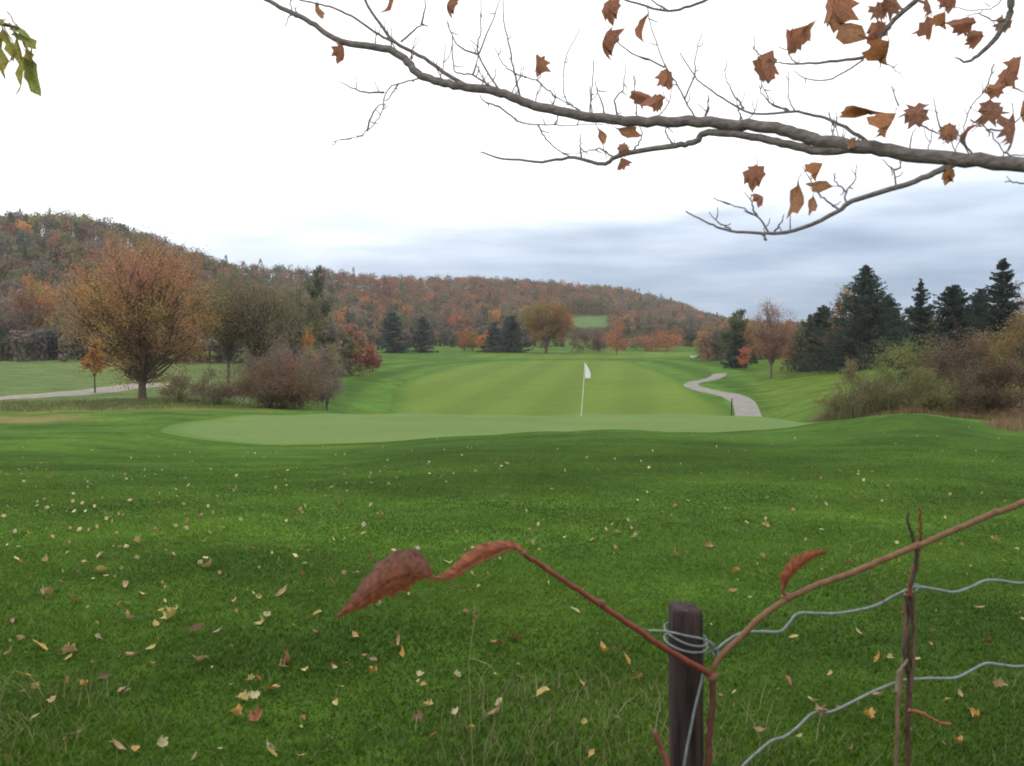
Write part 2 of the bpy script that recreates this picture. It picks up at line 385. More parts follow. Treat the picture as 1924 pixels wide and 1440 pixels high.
def open_curve(pts, n=10):
    p = np.asarray(pts, float); p = np.vstack([2 * p[0] - p[1], p, 2 * p[-1] - p[-2]]); out = []
    for a in range(1, len(p) - 2):
        p0, p1, p2, p3 = p[a - 1:a + 3]
        for t in np.linspace(0, 1, n + 1)[:-1]:
            out.append(.5 * (2 * p1 + (p2 - p0) * t + (2 * p0 - 5 * p1 + 4 * p2 - p3) * t * t + (3 * p1 - p0 - 3 * p2 + p3) * t**3))
    out.append(p[-2]); return np.array(out)
def sheet(name, outline, mat, col, off, rings=40, centre=None, edge=None, soft=.1):
    o = np.asarray(outline, float); c = o.mean(0) if centre is None else np.array(centre); n = len(o)
    rr = np.sin(np.linspace(0, 1, rings + 1)[1:] * math.pi / 2) if edge is not None else np.linspace(0, 1, rings + 1)[1:]
    pts = c + (o[None] - c) * rr[:, None, None]
    pts = np.vstack([c[None], pts.reshape(-1, 2)])
    z = TZ(pts[:, 0], pts[:, 1]) + off
    z[-n:] -= off * .9
    m = MB(); v = np.column_stack([pts, z])
    j = np.arange(n); j2 = (j + 1) % n
    tri = np.stack([np.zeros(n, int), 1 + j, 1 + j2], 1)
    q = np.concatenate([np.stack([1 + r * n + j, 1 + (r + 1) * n + j, 1 + (r + 1) * n + j2, 1 + r * n + j2], 1) for r in range(rings - 1)])
    cc = np.tile(np.array(col, float), (len(v), 1))
    if edge is not None:      # mower's overlap: the cut grows longer over the last stretch
        f = np.concatenate([[0], np.repeat(np.clip((rr - 1 + soft) / soft, 0, 1), n)])
        f = np.clip(f + .3 * np.sin(pts[:, 0] * 1.9 + pts[:, 1]) * f * (1 - f) * 2, 0, 1)[:, None]; cc = cc * (1 - f) + np.array(edge) * f
    m.n = len(v); m.v.append(v); m.c.append(cc); m.f += [tri, q]
    return tag(m.build(name, mat, smooth=True), kind='structure')
gp = [(px, d) for px, d in [(300, 29), (345, 26.6), (450, 25.4), (600, 25.2), (760, 25.9), (900, 27), (1050, 28.2), (1200, 28.7), (1400, 28.7), (1520, 29.4), (1590, 31.5), (1585, 35), (1510, 37.4), (1300, 38.2), (1000, 38.4), (700, 38.2), (480, 37), (370, 33)]]
gw = np.array([((px - CX) / FPX * d, d) for px, d in gp])
fringe = gw + (gw - gw.mean(0)) * .035
sheet('green_fringe', closed(fringe, 216), M_GREEN, A(84, 116, 44), .008, 60, edge=(G_FAR + G_MID) / 2, soft=.12)
sheet('putting_green', closed(gw, 216), M_GREEN, A(112, 137, 80), .028, 60, edge=A(96, 127, 58), soft=.07)
sheet('fairway', closed(FWP, 240), M_FAIR, A(106, 131, 56), .06, 60, edge=G_FAR * 1.02, soft=.09)
# a second strip of fairway further on
fp = [ground_at(px, py, 130) for px, py in [(880, 668), (1000, 661), (1150, 661), (1300, 663), (1330, 668), (1240, 673), (1050, 674), (920, 673)]]
sheet('far_fairway', closed(np.array(fp), 120), M_FAIR, A(100, 128, 54), .12, 20)

def ribbon(name, pts, width, mat, off):
    c = open_curve(pts, 14); t = np.gradient(c, axis=0); t /= np.linalg.norm(t, axis=1)[:, None]
    nn = np.stack([-t[:, 1], t[:, 0]], 1); w = np.broadcast_to(width, (len(c),)) if np.ndim(width) == 0 else np.interp(np.linspace(0, 1, len(c)), np.linspace(0, 1, len(width)), width)
    k = 7; s = np.linspace(-.5, .5, k)
    g = c[:, None] + nn[:, None] * (s[None, :, None] * w[:, None, None])
    z = TZ(g[..., 0].ravel(), g[..., 1].ravel()) + off; z = z.reshape(g.shape[:2]); z[:, [0, -1]] -= off * .9
    v = np.dstack([g, z[..., None]]).reshape(-1, 3)
    i = np.arange(len(c) - 1)[:, None] * k; j = np.arange(k - 1)[None]
    m = MB(); m.add(v, np.stack([i + j, i + j + 1, i + k + j + 1, i + k + j], -1).reshape(-1, 4))
    return tag(m.build(name, mat, smooth=True), kind='structure')
cp = [onground(1415, 60)[:2], onground(1412, 68)[:2]] + [ground_at(px, py, 70) for px, py in [(1402, 768), (1390, 752), (1362, 741), (1318, 733), (1297, 725), (1305, 719), (1330, 714), (1348, 708), (1352, 703)]]
ribbon('cart_path', cp, 2.2, M_PATH, .09)
lp = [ground_at(px, py, 52) for px, py in [(-260, 768), (-60, 753), (60, 746), (150, 739), (215, 731), (262, 725), (285, 722)]]
ribbon('gravel_road', lp, 4.6, M_ROAD, .09)

# ------------------------------------------------------------------ woodland on the hills
def pal(cols, n, jit=.12):
    c = np.array([A(*q) for q in cols]); k = rng.integers(0, len(c), n)
    return np.clip(c[k] * (1 + rng.normal(0, jit, (n, 1))) * (1 + rng.normal(0, .04, (n, 3))), .004, .8)
GREYB = [(118, 108, 98), (108, 100, 90), (124, 106, 92)]
OLIVE = [(108, 106, 76), (100, 104, 76), (118, 114, 80)]
DKGRN = [(72, 82, 68), (64, 76, 66), (78, 88, 66)]
RUST = [(142, 104, 82), (136, 98, 80), (148, 112, 84)]
ORANGE = [(182, 120, 70), (172, 110, 68), (186, 132, 76)]
YELLOW = [(160, 140, 76), (150, 132, 70)]
MAROON = [(118, 76, 78), (126, 84, 80)]
BE = 1.0       # foliage shades itself: its own colour is lighter than what one sees
def forest(name, label, spots, hts, palettes, nleaf, lsize):
    m = MB(); n = len(spots); tr = MB()
    for q in range(n):
        x, y = spots[q]; z = tz(x, y); H = hts[q]; Wd = H * rng.uniform(.5, .78)
        nl = int(nleaf * rng.uniform(.8, 1.2) * (1 if y < 330 else .8))
        conif = palettes[q] is DKGRN and rng.random() < .22
        if conif:
            t = rng.random(nl) ** .75; r = Wd * .42 * (1 - t) ** .8 * (.55 + .45 * rng.random(nl)); th = rng.random(nl) * 6.283
            c = np.column_stack([x + r * np.cos(th), y + r * np.sin(th), z + H * (.08 + .92 * t)])
        else:
            k = 8; lc = rng.normal(size=(k, 3)); lc /= np.linalg.norm(lc, axis=1)[:, None]; lc *= rng.uniform(.35, .8, (k, 1))
            w = rng.integers(0, k, nl); dr = rng.normal(size=(nl, 3)); dr /= np.linalg.norm(dr, axis=1)[:, None]
            dr[:, 2] = np.abs(dr[:, 2]) * .9 - .15
            p = lc[w] * np.array((.6, .6, .55)) + dr * rng.uniform(.25, .5, (nl, 1))
            c = np.column_stack([x + p[:, 0] * Wd * .62, y + p[:, 1] * Wd * .62, z + H * .55 + p[:, 2] * H * .5])
            lowf = rng.random(nl) < .2; c[lowf, 2] = z + rng.random(lowf.sum()) * H * .35
        base = pal(palettes[q], 1, .12)[0] * 1.55
        m.leaves(c, rng.uniform(.7, 1.3, nl) * lsize * (.75 if conif else 1), np.clip(base * (1 + rng.normal(0, .11, (nl, 1))), .004, .8), 0, .75)
        m.tube([(x, y, z - .3), (x + rng.normal() * .2, y, z + H * .5), (x + rng.normal() * .5, y, z + H * .85)], [.22, .14, .04], 4, A(92, 84, 78), False)
    o = m.build(name, M_LEAF)
    return tag(o, label, 'woodland', kind='stuff')
spots, hts, pals = [], [], []
SIL = [(-250, 388), (0, 392), (100, 400), (150, 408), (230, 440), (330, 450), (430, 465), (520, 487), (580, 503), (650, 508), (800, 516), (950, 521), (1100, 526), (1180, 535), (1240, 548), (1300, 572), (1345, 588), (1420, 600)]
def foresttype(px, d, vis):
    r = rng.random()
    if px < 400:      # near escarpment: grey, green and olive with bright trees along its foot
        if vis < .25: w = [(.42, GREYB), (.2, DKGRN), (.18, OLIVE), (.08, MAROON), (.06, RUST), (.06, ORANGE)]
        elif vis < .7: w = [(.36, GREYB), (.24, DKGRN), (.26, OLIVE), (.06, RUST), (.04, MAROON), (.04, ORANGE)]
        else: w = [(.3, GREYB), (.32, DKGRN), (.24, OLIVE), (.14, YELLOW)]
    elif px < 620:
        w = [(.34, GREYB), (.2, DKGRN), (.26, OLIVE), (.16, RUST), (.04, ORANGE)]
    elif px < 1150:
        if vis > .45: w = [(.5, RUST), (.24, GREYB), (.12, OLIVE), (.06, MAROON), (.08, DKGRN)]
        else: w = [(.3, RUST), (.26, GREYB), (.2, OLIVE), (.18, DKGRN), (.06, ORANGE)]
    else: w = [(.34, RUST), (.34, GREYB), (.14, OLIVE), (.1, DKGRN), (.08, ORANGE)]
    a = 0
    for f, p in w:
        a += f
        if r < a: return p
    return w[0][1]
cell = 6.6
for gy in np.arange(172, 720, cell):
    for gx in np.arange(-.98 * gy, .42 * gy, cell * (1 if gy < 450 else 1.15)):
        x = gx + rng.uniform(-.45, .45) * cell; y = gy + rng.uniform(-.45, .45) * cell
        px = CX + FPX * x / y
        if px < -600 or px > 1490: continue
        d0 = np.interp(px, [0, 300, 600, 900, 1150, 1300, 1420, 1500], [166, 182, 322, 372, 392, 392, 425, 465])
        d1 = np.interp(px, [0, 300, 600, 900, 1150, 1300, 1500], [400, 420, 520, 620, 660, 700, 720])
        if y < d0 or y > d1: continue
        z = tz(x, y); qx, qy = pxof(x, y, z)
        if 1066 < qx < 1148 and 592 < qy and y > 340: continue
        H = rng.uniform(9.5, 14) * (1.0 if px < 1300 else .8)
        if rng.random() < .03: H *= 1.12
        vis = np.clip((y - d0) / (d1 - d0), 0, 1)
        spots.append((x, y)); hts.append(H); pals.append(foresttype(px + rng.normal() * 30, y, vis))
UNDER = [GREYB, OLIVE, DKGRN, RUST, OLIVE, GREYB]
for px in np.arange(-600, 1500, 7.0):      # bushes along the foot of the woods
    for q in range(2):
        d0 = np.interp(px, [0, 300, 600, 900, 1150, 1300, 1420, 1500], [163, 178, 316, 366, 386, 386, 420, 460]) + rng.uniform(-3, 9) + q * 5
        if 1062 < px < 1145: continue
        p = (px + rng.normal(0, 3) - CX) / FPX * d0
        spots.append((p, d0)); hts.append(rng.uniform(3, 5.5) * (1 if px < 400 else 1.35)); pals.append(UNDER[rng.integers(0, 6)])
for n_, x0, x1, da, db, ha, hb, pp in [(90, 600, 1340, 296, 318, 3.2, 5.5, [OLIVE, GREYB, RUST, DKGRN, MAROON]),
                                      (80, 1325, 1560, 178, 215, 6, 9.5, [OLIVE, GREYB, RUST, OLIVE]),
                                      (120, 1500, 2500, 118, 150, 5, 8, [OLIVE, DKGRN, GREYB]),
                                      (60, 470, 660, 128, 170, 6, 11, [OLIVE, GREYB, OLIVE, RUST]),
                                      (50, -230, 560, 150, 162, 4, 7, [GREYB, DKGRN, OLIVE, GREYB])]:
    for q in range(n_):
        d0 = rng.uniform(da, db); px = x0 + (x1 - x0) * (q + rng.random()) / n_
        if n_ == 90 and x0 == 600 and (1062 < px < 1140): continue
        spots.append(((px - CX) / FPX * d0, d0)); hts.append(rng.uniform(ha, hb)); pals.append(pp[rng.integers(0, len(pp))])
print('forest trees', len(spots))
forest('woodland', 'autumn woodland of grey, olive and rust coloured trees covering the long hill', spots, hts, pals, 330, .72)

# ------------------------------------------------------------------ trees, bushes, conifers
def decid(name, label, cat, base, H, Wd, lo, cols, nlobe=26, nleaf=9000, ls=.14, trunk_r=.2, bark=(92, 82, 74), fork=.16, twigs=5, seed=1, group=None, dens=1.0, lobe_r=.2, stems=1, lean=(0, 0), shape=1.0, parts=('crown', 'trunk'), toplean=0, up=0, flat=False, bias=None):
    """tapered trunk, limbs to each clump, clumps of twigs and leaves"""
    g = np.random.default_rng(seed); root = empty(name, base, label, cat, group)
    tr = MB(); lf = MB(); bc = np.array(A(*bark))
    C = np.array((lean[0] * H + toplean, lean[1] * H, H * (lo + 1) / 2)); RX, RZ = Wd / 2 * 1.1, H * (1 - lo) / 2 * 1.06
    bush = lo <= .02
    if bush: C[2] = H * .34; RZ = H * .7
    cen = []
    for k in range(nlobe):
        v = g.normal(size=3); v /= np.linalg.norm(v)
        rr = g.uniform(.2, 1.0) ** .5
        q = v * rr
        wz = 1.0
        if shape > 1 and q[2] < 0: wz = 1 - .45 * -q[2]          # narrower towards the foot
        if bush and q[2] < 0: q[2] *= .42; q[:2] *= 1.04       # foliage down to the ground
        cen.append(C + q * np.array((RX * (1 - lobe_r * .8) * wz, RX * (1 - lobe_r * .8) * wz, RZ * (1 - lobe_r * .6))))
    cen = np.array(cen); per = int(nleaf / nlobe)
    tips = []
    for k in range(stems):
        bx = g.normal(0, Wd * .05, 2) if stems > 1 else np.zeros(2)
        fk = np.array((lean[0] * H * .5 + bx[0], lean[1] * H * .5 + bx[1], H * fork * g.uniform(.8, 1.2)))
        r0 = trunk_r * (1 if stems == 1 else g.uniform(.5, 1))
        tr.tube([(bx[0] * .6, bx[1] * .6, -.25), (bx[0] * .7, bx[1] * .7, .12), fk * np.array((.6, .6, .5)) + np.array((0, 0, 0)), fk], [r0 * 1.5, r0 * 1.1, r0 * .95, r0 * .85], 8, bc)
        tips.append((fk, r0 * .85))
    if stems == 1:      # the leader carries on into the crown
        top = C + np.array((0, 0, RZ * .7)); fk, r0 = tips[0]
        pts = np.array([fk + (top - fk) * t + np.array((*g.normal(0, Wd * .012, 2), 0)) * (t > 0) for t in np.linspace(0, 1, 6)])
        tr.tube(pts, np.linspace(r0, r0 * .15, 6), 6, bc)
    for k, c in enumerate(cen):
        fk, r0 = tips[k % len(tips)]
        if stems == 1:
            t0 = g.uniform(0, .55) * max(0, min(1, (c[2] - fk[2]) / (2 * RZ))) ; st = fk + (C + np.array((0, 0, RZ * .7)) - fk) * t0; rs = r0 * (1 - t0) * .5
        else: st = fk; rs = r0 * .6
        mid = (st + c) / 2 + g.normal(0, Wd * .03, 3) + np.array((0, 0, H * .03 * (1 if not flat else 0)))
        q1 = (st + mid) / 2 + g.normal(0, Wd * .012, 3); q2 = (mid + c) / 2 + g.normal(0, Wd * .02, 3)
        tr.tube([st, q1, mid, q2, c], [rs, rs * .75, rs * .55, rs * .38, rs * .18], 5, bc, False)
        lr = lobe_r * RX * g.uniform(.7, 1.35)
        ends = []
        for t in range(twigs):
            v = g.normal(size=3); v[2] += .35; v /= np.linalg.norm(v)
            e = c + v * lr * g.uniform(.8, 1.5) * np.array((1, 1, .85))
            s = mid + (c - mid) * g.uniform(0, 1)
            tr.tube([s, (s + e) / 2 + g.normal(0, lr * .12, 3), e], [rs * .22, rs * .14, rs * .04], 3, bc, False); ends.append((s, e))
        base_c = pal(cols, 1, .1)[0] * 1.5
        if bias: base_c = base_c * np.array(bias(c, C, RX, RZ))
        n = int(per * dens * g.uniform(.65, 1.35))
        if n > 0:
            if ends:
                w = g.integers(0, len(ends), n); S = np.array([a for a, b in ends])[w]; E = np.array([b for a, b in ends])[w]
                tt = g.uniform(.25, 1.1, n)[:, None]; pts = S + (E - S) * tt + g.normal(0, lr * .2, (n, 3))
                h = g.random(n) < .22; v = g.normal(size=(n, 3)); v /= np.linalg.norm(v, axis=1)[:, None]
                pts[h] = (c + v * lr * g.uniform(.3, .95, (n, 1)))[h]
            else:
                v = g.normal(size=(n, 3)); v /= np.linalg.norm(v, axis=1)[:, None]; pts = c + v * lr * g.uniform(.4, 1.15, (n, 1))
            pts[:, 2] = np.where(pts[:, 2] < .05, np.abs(pts[:, 2]) * .6 + .03, pts[:, 2])
            lf.leaves(pts, g.uniform(.6, 1.3, n) * ls, np.clip(base_c * (1 + g.normal(0, .16, (n, 1))), .004, .8), up)
    tr.build(parts[1], M_BARK, root); 
    if lf.v: lf.build(parts[0], M_LEAF, root)
    return root
def spruce(name, label, base, H, Wd, seed=1, col=(52, 66, 56), dens=1.0, group=None, open_=0.0, step=.34, ls=.34, toppow=.8):
    g = np.random.default_rng(seed); root = empty(name, base, label, 'conifer', group)
    tr = MB(); nd_ = MB(); tr.tube([(0, 0, -.3), (0, 0, H * .5), (g.normal() * .05, 0, H * .97)], [H * .018, H * .011, .02], 7, A(88, 74, 64))
    z = H * .04; C0 = np.array(A(*col)) * 2.2
    zc = H * .04
    while zc < H * .985:
        z = zc
        t = z / H; r = Wd / 2 * 1.12 * (1 - t) ** toppow * g.uniform(.86, 1.1) * (1 - open_ * (g.random() < .35) * .4) + .06
        nb = int(g.integers(6, 10)); a0 = g.random() * 6.28
        for b in range(nb):
            z = zc + g.uniform(-.75, .75) * step * (1 - t * .5); a = a0 + b * 6.283 / nb + g.normal(0, .3); L_ = r * g.uniform(.55, 1.18)
            droop = -.16 - .16 * (1 - t); d = np.array((math.cos(a), math.sin(a), 0))
            ss = np.linspace(0, 1, 4); pts = np.array([d * L_ * s + np.array((0, 0, z + L_ * (droop * s + .2 * s * s * (1 + t)))) for s in ss])
            tr.tube(pts, np.linspace(.02 + .006 * L_, .006, 4), 3, A(80, 68, 58), False)
            n = int((16 + 26 * L_) * dens / (ls / .34)); s = g.uniform(.08, 1.04, n)
            c = np.stack([np.interp(s, ss, pts[:, k]) for k in range(3)], 1)
            side = np.array((-d[1], d[0], 0)); w = g.normal(0, 1, n) * .16 * L_ * (1.15 - s)
            c = c + side * w[:, None]; c[:, 2] += -np.abs(g.normal(0, .09, n)) * (.8 + L_ * .5) + .02
            # each spray points outwards along the bough
            dirs = d * .8 + side * (np.sign(w) * .7)[:, None] + g.normal(0, .28, (n, 3)); dirs[:, 2] -= .25; dirs /= np.linalg.norm(dirs, axis=1)[:, None]
            nb_ = np.cross(dirs, g.normal(size=(n, 3))); nb_ /= np.linalg.norm(nb_, axis=1)[:, None]
            sz = (g.uniform(.6, 1.3, n) * ls * (.55 + .45 * min(1, L_ / 1.2)))[:, None]
            v = np.stack([c - dirs * sz * .4, c + nb_ * sz * .22, c + dirs * sz * .6, c - nb_ * sz * .22], 1).reshape(-1, 3)
            cc = np.clip(C0 * (1 + g.normal(0, .18, (n, 1))) * g.uniform(.85, 1.15), .003, .6)
            nd_.add(v, np.arange(4 * n).reshape(n, 4), np.repeat(cc, 4, 0))
        zc += step * .8 * g.uniform(.8, 1.2) * (1 + .3 * open_) * max(.55, 1 - t * .4)
    nd_.build('crown', M_NEEDLE, root); tr.build('trunk', M_BARK, root)
    return root
def dims(d, w, y0, y1): return w * d / FPX, abs(y1 - y0) * d / FPX     # width and height in metres at depth d
def tree(px, d, w, top, base_py=None, **kw):
    """stand a tree on the ground at column px, depth d; w and top are its measured width and top line"""
    b = onground(px, d); ztop = P(px, top, d)[2]
    return b, ztop - b[2], w * d / FPX

def D(name, label, cat, px, d, w, top, lo, cols, **kw):
    b, H, Wd = tree(px, d, w, top); return decid(name, label, cat, b, H, Wd, lo, cols, **kw)
def S_(name, label, px, d, w, top, **kw):
    b, H, Wd = tree(px, d, w, top); return spruce(name, label, b, H, Wd, **kw)

# --- left
GOLD = [(182, 142, 86), (174, 138, 84), (176, 148, 86), (162, 136, 84)]
RUSTG = [(176, 132, 98), (170, 128, 98)]
def gold_bias(c, C, RX, RZ):
    t = (c[2] - C[2]) / RZ
    return (1, .86, 1.1) if t > .35 else (1, 1, 1)
D('maple_tree', 'large round half bare tree with golden brown leaves beside the gravel road', 'tree', 266, 62, 305, 436, .07, GOLD + RUSTG, nlobe=150, nleaf=62000, ls=.11, trunk_r=.3, bark=(112, 96, 84), fork=.11, twigs=7, seed=11, lobe_r=.2, shape=1.0, bias=gold_bias)
D('young_maple_tree', 'small bright orange tree left of the large golden tree', 'tree', 177, 74, 54, 634, .24, ORANGE, nlobe=16, nleaf=4200, ls=.15, trunk_r=.07, fork=.25, twigs=4, seed=12, lobe_r=.34, shape=1.2)
D('orange_tree', 'broad orange and yellow tree at the foot of the left hill', 'tree', 62, 172, 120, 520, .12, ORANGE + YELLOW + RUST, nlobe=34, nleaf=6500, ls=.4, trunk_r=.3, twigs=3, seed=13, lobe_r=.3)
D('purple_brown_tree', 'dull purple brown bushy tree at the far left edge of the meadow', 'tree', 20, 168, 130, 585, .05, [(104, 88, 84), (98, 86, 80)], nlobe=30, nleaf=5000, ls=.4, trunk_r=.25, twigs=4, seed=14, lobe_r=.3)
D('grey_twiggy_tree', 'grey brown bushy tree behind the small orange tree', 'tree', 120, 166, 120, 600, .05, [(112, 100, 88), (100, 98, 78)], nlobe=30, nleaf=5000, ls=.4, trunk_r=.25, twigs=4, seed=15, lobe_r=.3)
TAU = [(122, 112, 80), (114, 108, 82), (126, 116, 92), (110, 104, 88)]
D('thin_leaved_tree', 'tall thin leaved olive tree with two slim trunks right of the golden tree', 'tree', 428, 72, 140, 496, .34, TAU, nlobe=54, nleaf=14000, ls=.15, trunk_r=.12, stems=2, fork=.3, twigs=7, seed=16, lobe_r=.28, bark=(122, 112, 104))
D('leaning_tree', 'leaning dark trunked tree with sparse olive leaves behind the red bush', 'tree', 492, 70, 190, 506, .36, TAU, nlobe=60, nleaf=15000, ls=.15, trunk_r=.15, lean=(-.06, 0), fork=.3, twigs=7, seed=17, lobe_r=.26, bark=(84, 74, 70))
D('dark_green_tree', 'tall dark green tree poking above the ridge line', 'tree', 597, 120, 52, 474, .2, [(88, 96, 76), (80, 90, 72), (96, 102, 80)], nlobe=26, nleaf=7000, ls=.24, trunk_r=.2, twigs=4, seed=18, lobe_r=.34)
D('olive_tree', 'wide olive green tree below the dark treetop on the ridge', 'tree', 560, 112, 125, 508, .08, TAU + OLIVE, nlobe=50, nleaf=12000, ls=.22, trunk_r=.25, twigs=5, seed=19, lobe_r=.26)
D('small_orange_tree', 'small orange yellow tree above the red hedge', 'tree', 582, 105, 50, 588, .1, ORANGE + YELLOW, nlobe=14, nleaf=2600, ls=.2, trunk_r=.1, twigs=3, seed=20, lobe_r=.34)
D('yellow_shrub', 'yellow green shrub at the left end of the red hedge', 'shrub', 628, 118, 34, 606, .0, [(140, 134, 76)], nlobe=12, nleaf=1500, ls=.2, trunk_r=.05, twigs=3, seed=21, lobe_r=.4, stems=3, parts=('foliage', 'stem'))
# purple haze of bare twigs
for k, (px, d, w, top) in enumerate([(505, 60, 100, 628), (560, 62, 110, 630), (610, 66, 80, 638)]):
    D('bare_shrub', ['mauve grey leafless shrub left of the other two mauve shrubs', 'mauve grey leafless shrub in the middle of the three mauve shrubs', 'low mauve leafless shrub next to the mown rough'][k], 'shrub', px, d, w, top, .0, [(134, 118, 110), (126, 114, 104)], nlobe=34, nleaf=9000, ls=.1, trunk_r=.04, twigs=14, seed=30 + k, lobe_r=.34, stems=6, bark=(128, 106, 104), parts=('foliage', 'stem'), shape=.5)
RED = [(116, 86, 72), (106, 86, 70), (112, 98, 72), (106, 98, 70), (122, 80, 70)]
D('red_shrub', 'large round reddish brown bush at the corner of the green', 'shrub', 532, 54, 200, 660, .0, RED, nlobe=90, nleaf=30000, ls=.1, trunk_r=.05, twigs=9, seed=40, lobe_r=.22, stems=9, bark=(80, 64, 60), parts=('foliage', 'stem'), shape=.5)
D('grey_shrub', 'grey green twiggy bush between the golden tree and the red bush', 'shrub', 408, 56, 120, 676, .0, [(120, 112, 86), (112, 104, 84), (124, 104, 86)], nlobe=36, nleaf=8000, ls=.09, trunk_r=.04, twigs=9, seed=41, lobe_r=.26, stems=7, bark=(110, 98, 88), parts=('foliage', 'stem'), shape=.5)
D('low_shrub', 'low pale brown scrub right beside the golden tree trunk', 'shrub', 340, 57, 90, 700, .0, [(128, 116, 86), (130, 112, 86)], nlobe=22, nleaf=4200, ls=.09, trunk_r=.03, twigs=8, seed=42, lobe_r=.28, stems=6, bark=(116, 102, 90), parts=('foliage', 'stem'), shape=.5)
# red hedge of low shrubs
for k, (px, w, top) in enumerate([(622, 34, 638), (648, 36, 634), (676, 38, 631), (700, 26, 635)]):
    D('crimson_shrub', ['leftmost low dark red shrub of the red hedge', 'second low crimson shrub from the left in the red hedge', 'third low crimson shrub from the left, tallest in the hedge', 'rightmost small crimson shrub beside the dark conifer'][k], 'shrub', px, 150, w * 1.35, top, .0, [(150, 70, 72), (158, 74, 74), (138, 68, 68)], nlobe=18, nleaf=1500, ls=.3, trunk_r=.05, twigs=0, seed=50 + k, lobe_r=.4, stems=3, parts=('foliage', 'stem'), group='red hedge shrubs', shape=.5)
# --- middle distance
for k, (px, d, w, top) in enumerate([(739, 250, 70, 586), (795, 256, 50, 594), (928, 262, 48, 606), (962, 258, 76, 592)]):
    S_('spruce_tree', ['broad dark blue green conifer right of the red hedge', 'narrower dark conifer standing alone beside the broad one', 'small dark conifer at the left foot of the pair in the middle', 'wide dark conifer touching the round olive orange tree'][k], px, d, w, top, seed=60 + k, col=(54, 66, 62), step=.8, ls=.8, dens=.8, toppow=.62, group='dark conifers along the far fairway')
D('oak_tree', 'big round olive and orange tree in the middle distance', 'tree', 1026, 250, 110, 555, .03, [(140, 116, 62), (132, 112, 62), (126, 110, 60), (160, 112, 60)], nlobe=46, nleaf=13000, ls=.42, trunk_r=.4, twigs=3, seed=70, lobe_r=.3, bias=lambda c, C, RX, RZ: (1.15, .85, .9) if c[0] > RX * .35 else (1, 1, 1))
FAR = [(872, 270, 28, 606, [(168, 112, 74), (158, 108, 74)], 'small rust orange tree beyond the gap between the conifers'),
       (888, 268, 22, 612, [(150, 128, 66)], 'small olive yellow shrub left of the bright orange shrub'),
       (908, 266, 26, 608, [(198, 128, 68), (188, 118, 66)], 'bright orange shrub beside the middle conifers'),
       (1092, 255, 46, 612, [(112, 82, 76), (104, 78, 70)], 'dark maroon shrub right of the round olive orange tree'),
       (1126, 258, 34, 610, [(106, 76, 72), (118, 84, 74)], 'smaller maroon shrub below the hay field'),
       (1157, 240, 42, 598, [(172, 116, 86), (164, 112, 84)], 'upright salmon orange shrub in front of the hill'),
       (1215, 262, 54, 620, [(158, 110, 80), (146, 104, 78)], 'left end of the low orange shrub row'),
       (1256, 260, 56, 616, [(170, 116, 80), (162, 108, 78)], 'right and taller half of the low orange shrub row'),
       (1196, 275, 36, 612, [(96, 102, 78)], 'dull green shrub behind the low orange row'),
       (1318, 230, 34, 612, [(150, 128, 76), (160, 130, 70)], 'yellow brown shrub left of the dark green tree by the path')]
for k, (px, d, w, top, cols, lab) in enumerate(FAR):
    D('autumn_shrub', lab, 'shrub', px, d, w * 1.2, top - 2, .0, cols, nlobe=16, nleaf=2600, ls=.34, trunk_r=.08, twigs=0, seed=80 + k, lobe_r=.38, stems=3, parts=('foliage', 'stem'), shape=.7)
# --- right middle
D('dark_tree', 'dark green bushy tree left of the bare round tree', 'tree', 1382, 165, 62, 576, .0, [(104, 110, 78), (96, 102, 72)], nlobe=44, nleaf=16000, ls=.3, trunk_r=.2, twigs=3, seed=100, lobe_r=.3)
S_('spruce_tree', 'low dark conifer under the dark green tree by the path', 1386, 150, 64, 626, seed=64, col=(52, 64, 54), step=.6, ls=.5, toppow=.5)
D('yellow_brown_tree', 'small yellow brown tree behind the salmon shrub', 'tree', 1410, 155, 44, 596, .1, [(152, 122, 70), (142, 112, 66)], nlobe=18, nleaf=3600, ls=.24, trunk_r=.1, twigs=3, seed=101, lobe_r=.32)
D('salmon_shrub', 'small salmon orange shrub in front of the dark conifer by the path', 'shrub', 1399, 140, 30, 630, .0, [(180, 112, 80)], nlobe=14, nleaf=2400, ls=.18, trunk_r=.05, twigs=3, seed=102, lobe_r=.36, stems=3, parts=('foliage', 'stem'))
D('bare_tree', 'round pinkish grey nearly bare tree standing on the rough by the path', 'tree', 1449, 120, 100, 560, .17, [(152, 126, 108), (146, 122, 106), (160, 118, 86)], nlobe=56, nleaf=9500, ls=.15, trunk_r=.17, twigs=11, seed=103, lobe_r=.24, bark=(130, 108, 96), bias=lambda c, C, RX, RZ: (1.12, .88, .8) if c[2] < C[2] - RZ * .25 else (1, 1, 1))
D('rust_shrub', 'rusty pink bush between the bare round tree and the spruces', 'shrub', 1488, 132, 50, 590, .0, [(160, 112, 90), (148, 110, 90)], nlobe=26, nleaf=5000, ls=.18, trunk_r=.06, twigs=6, seed=104, lobe_r=.3, stems=4, parts=('foliage', 'stem'))
D('orange_birch_tree', 'orange and yellow tree half hidden behind the tallest left spruce', 'tree', 1590, 122, 72, 522, .15, [(176, 122, 72), (166, 128, 70), (150, 122, 72)], nlobe=30, nleaf=7500, ls=.17, trunk_r=.14, twigs=5, seed=105, lobe_r=.3)
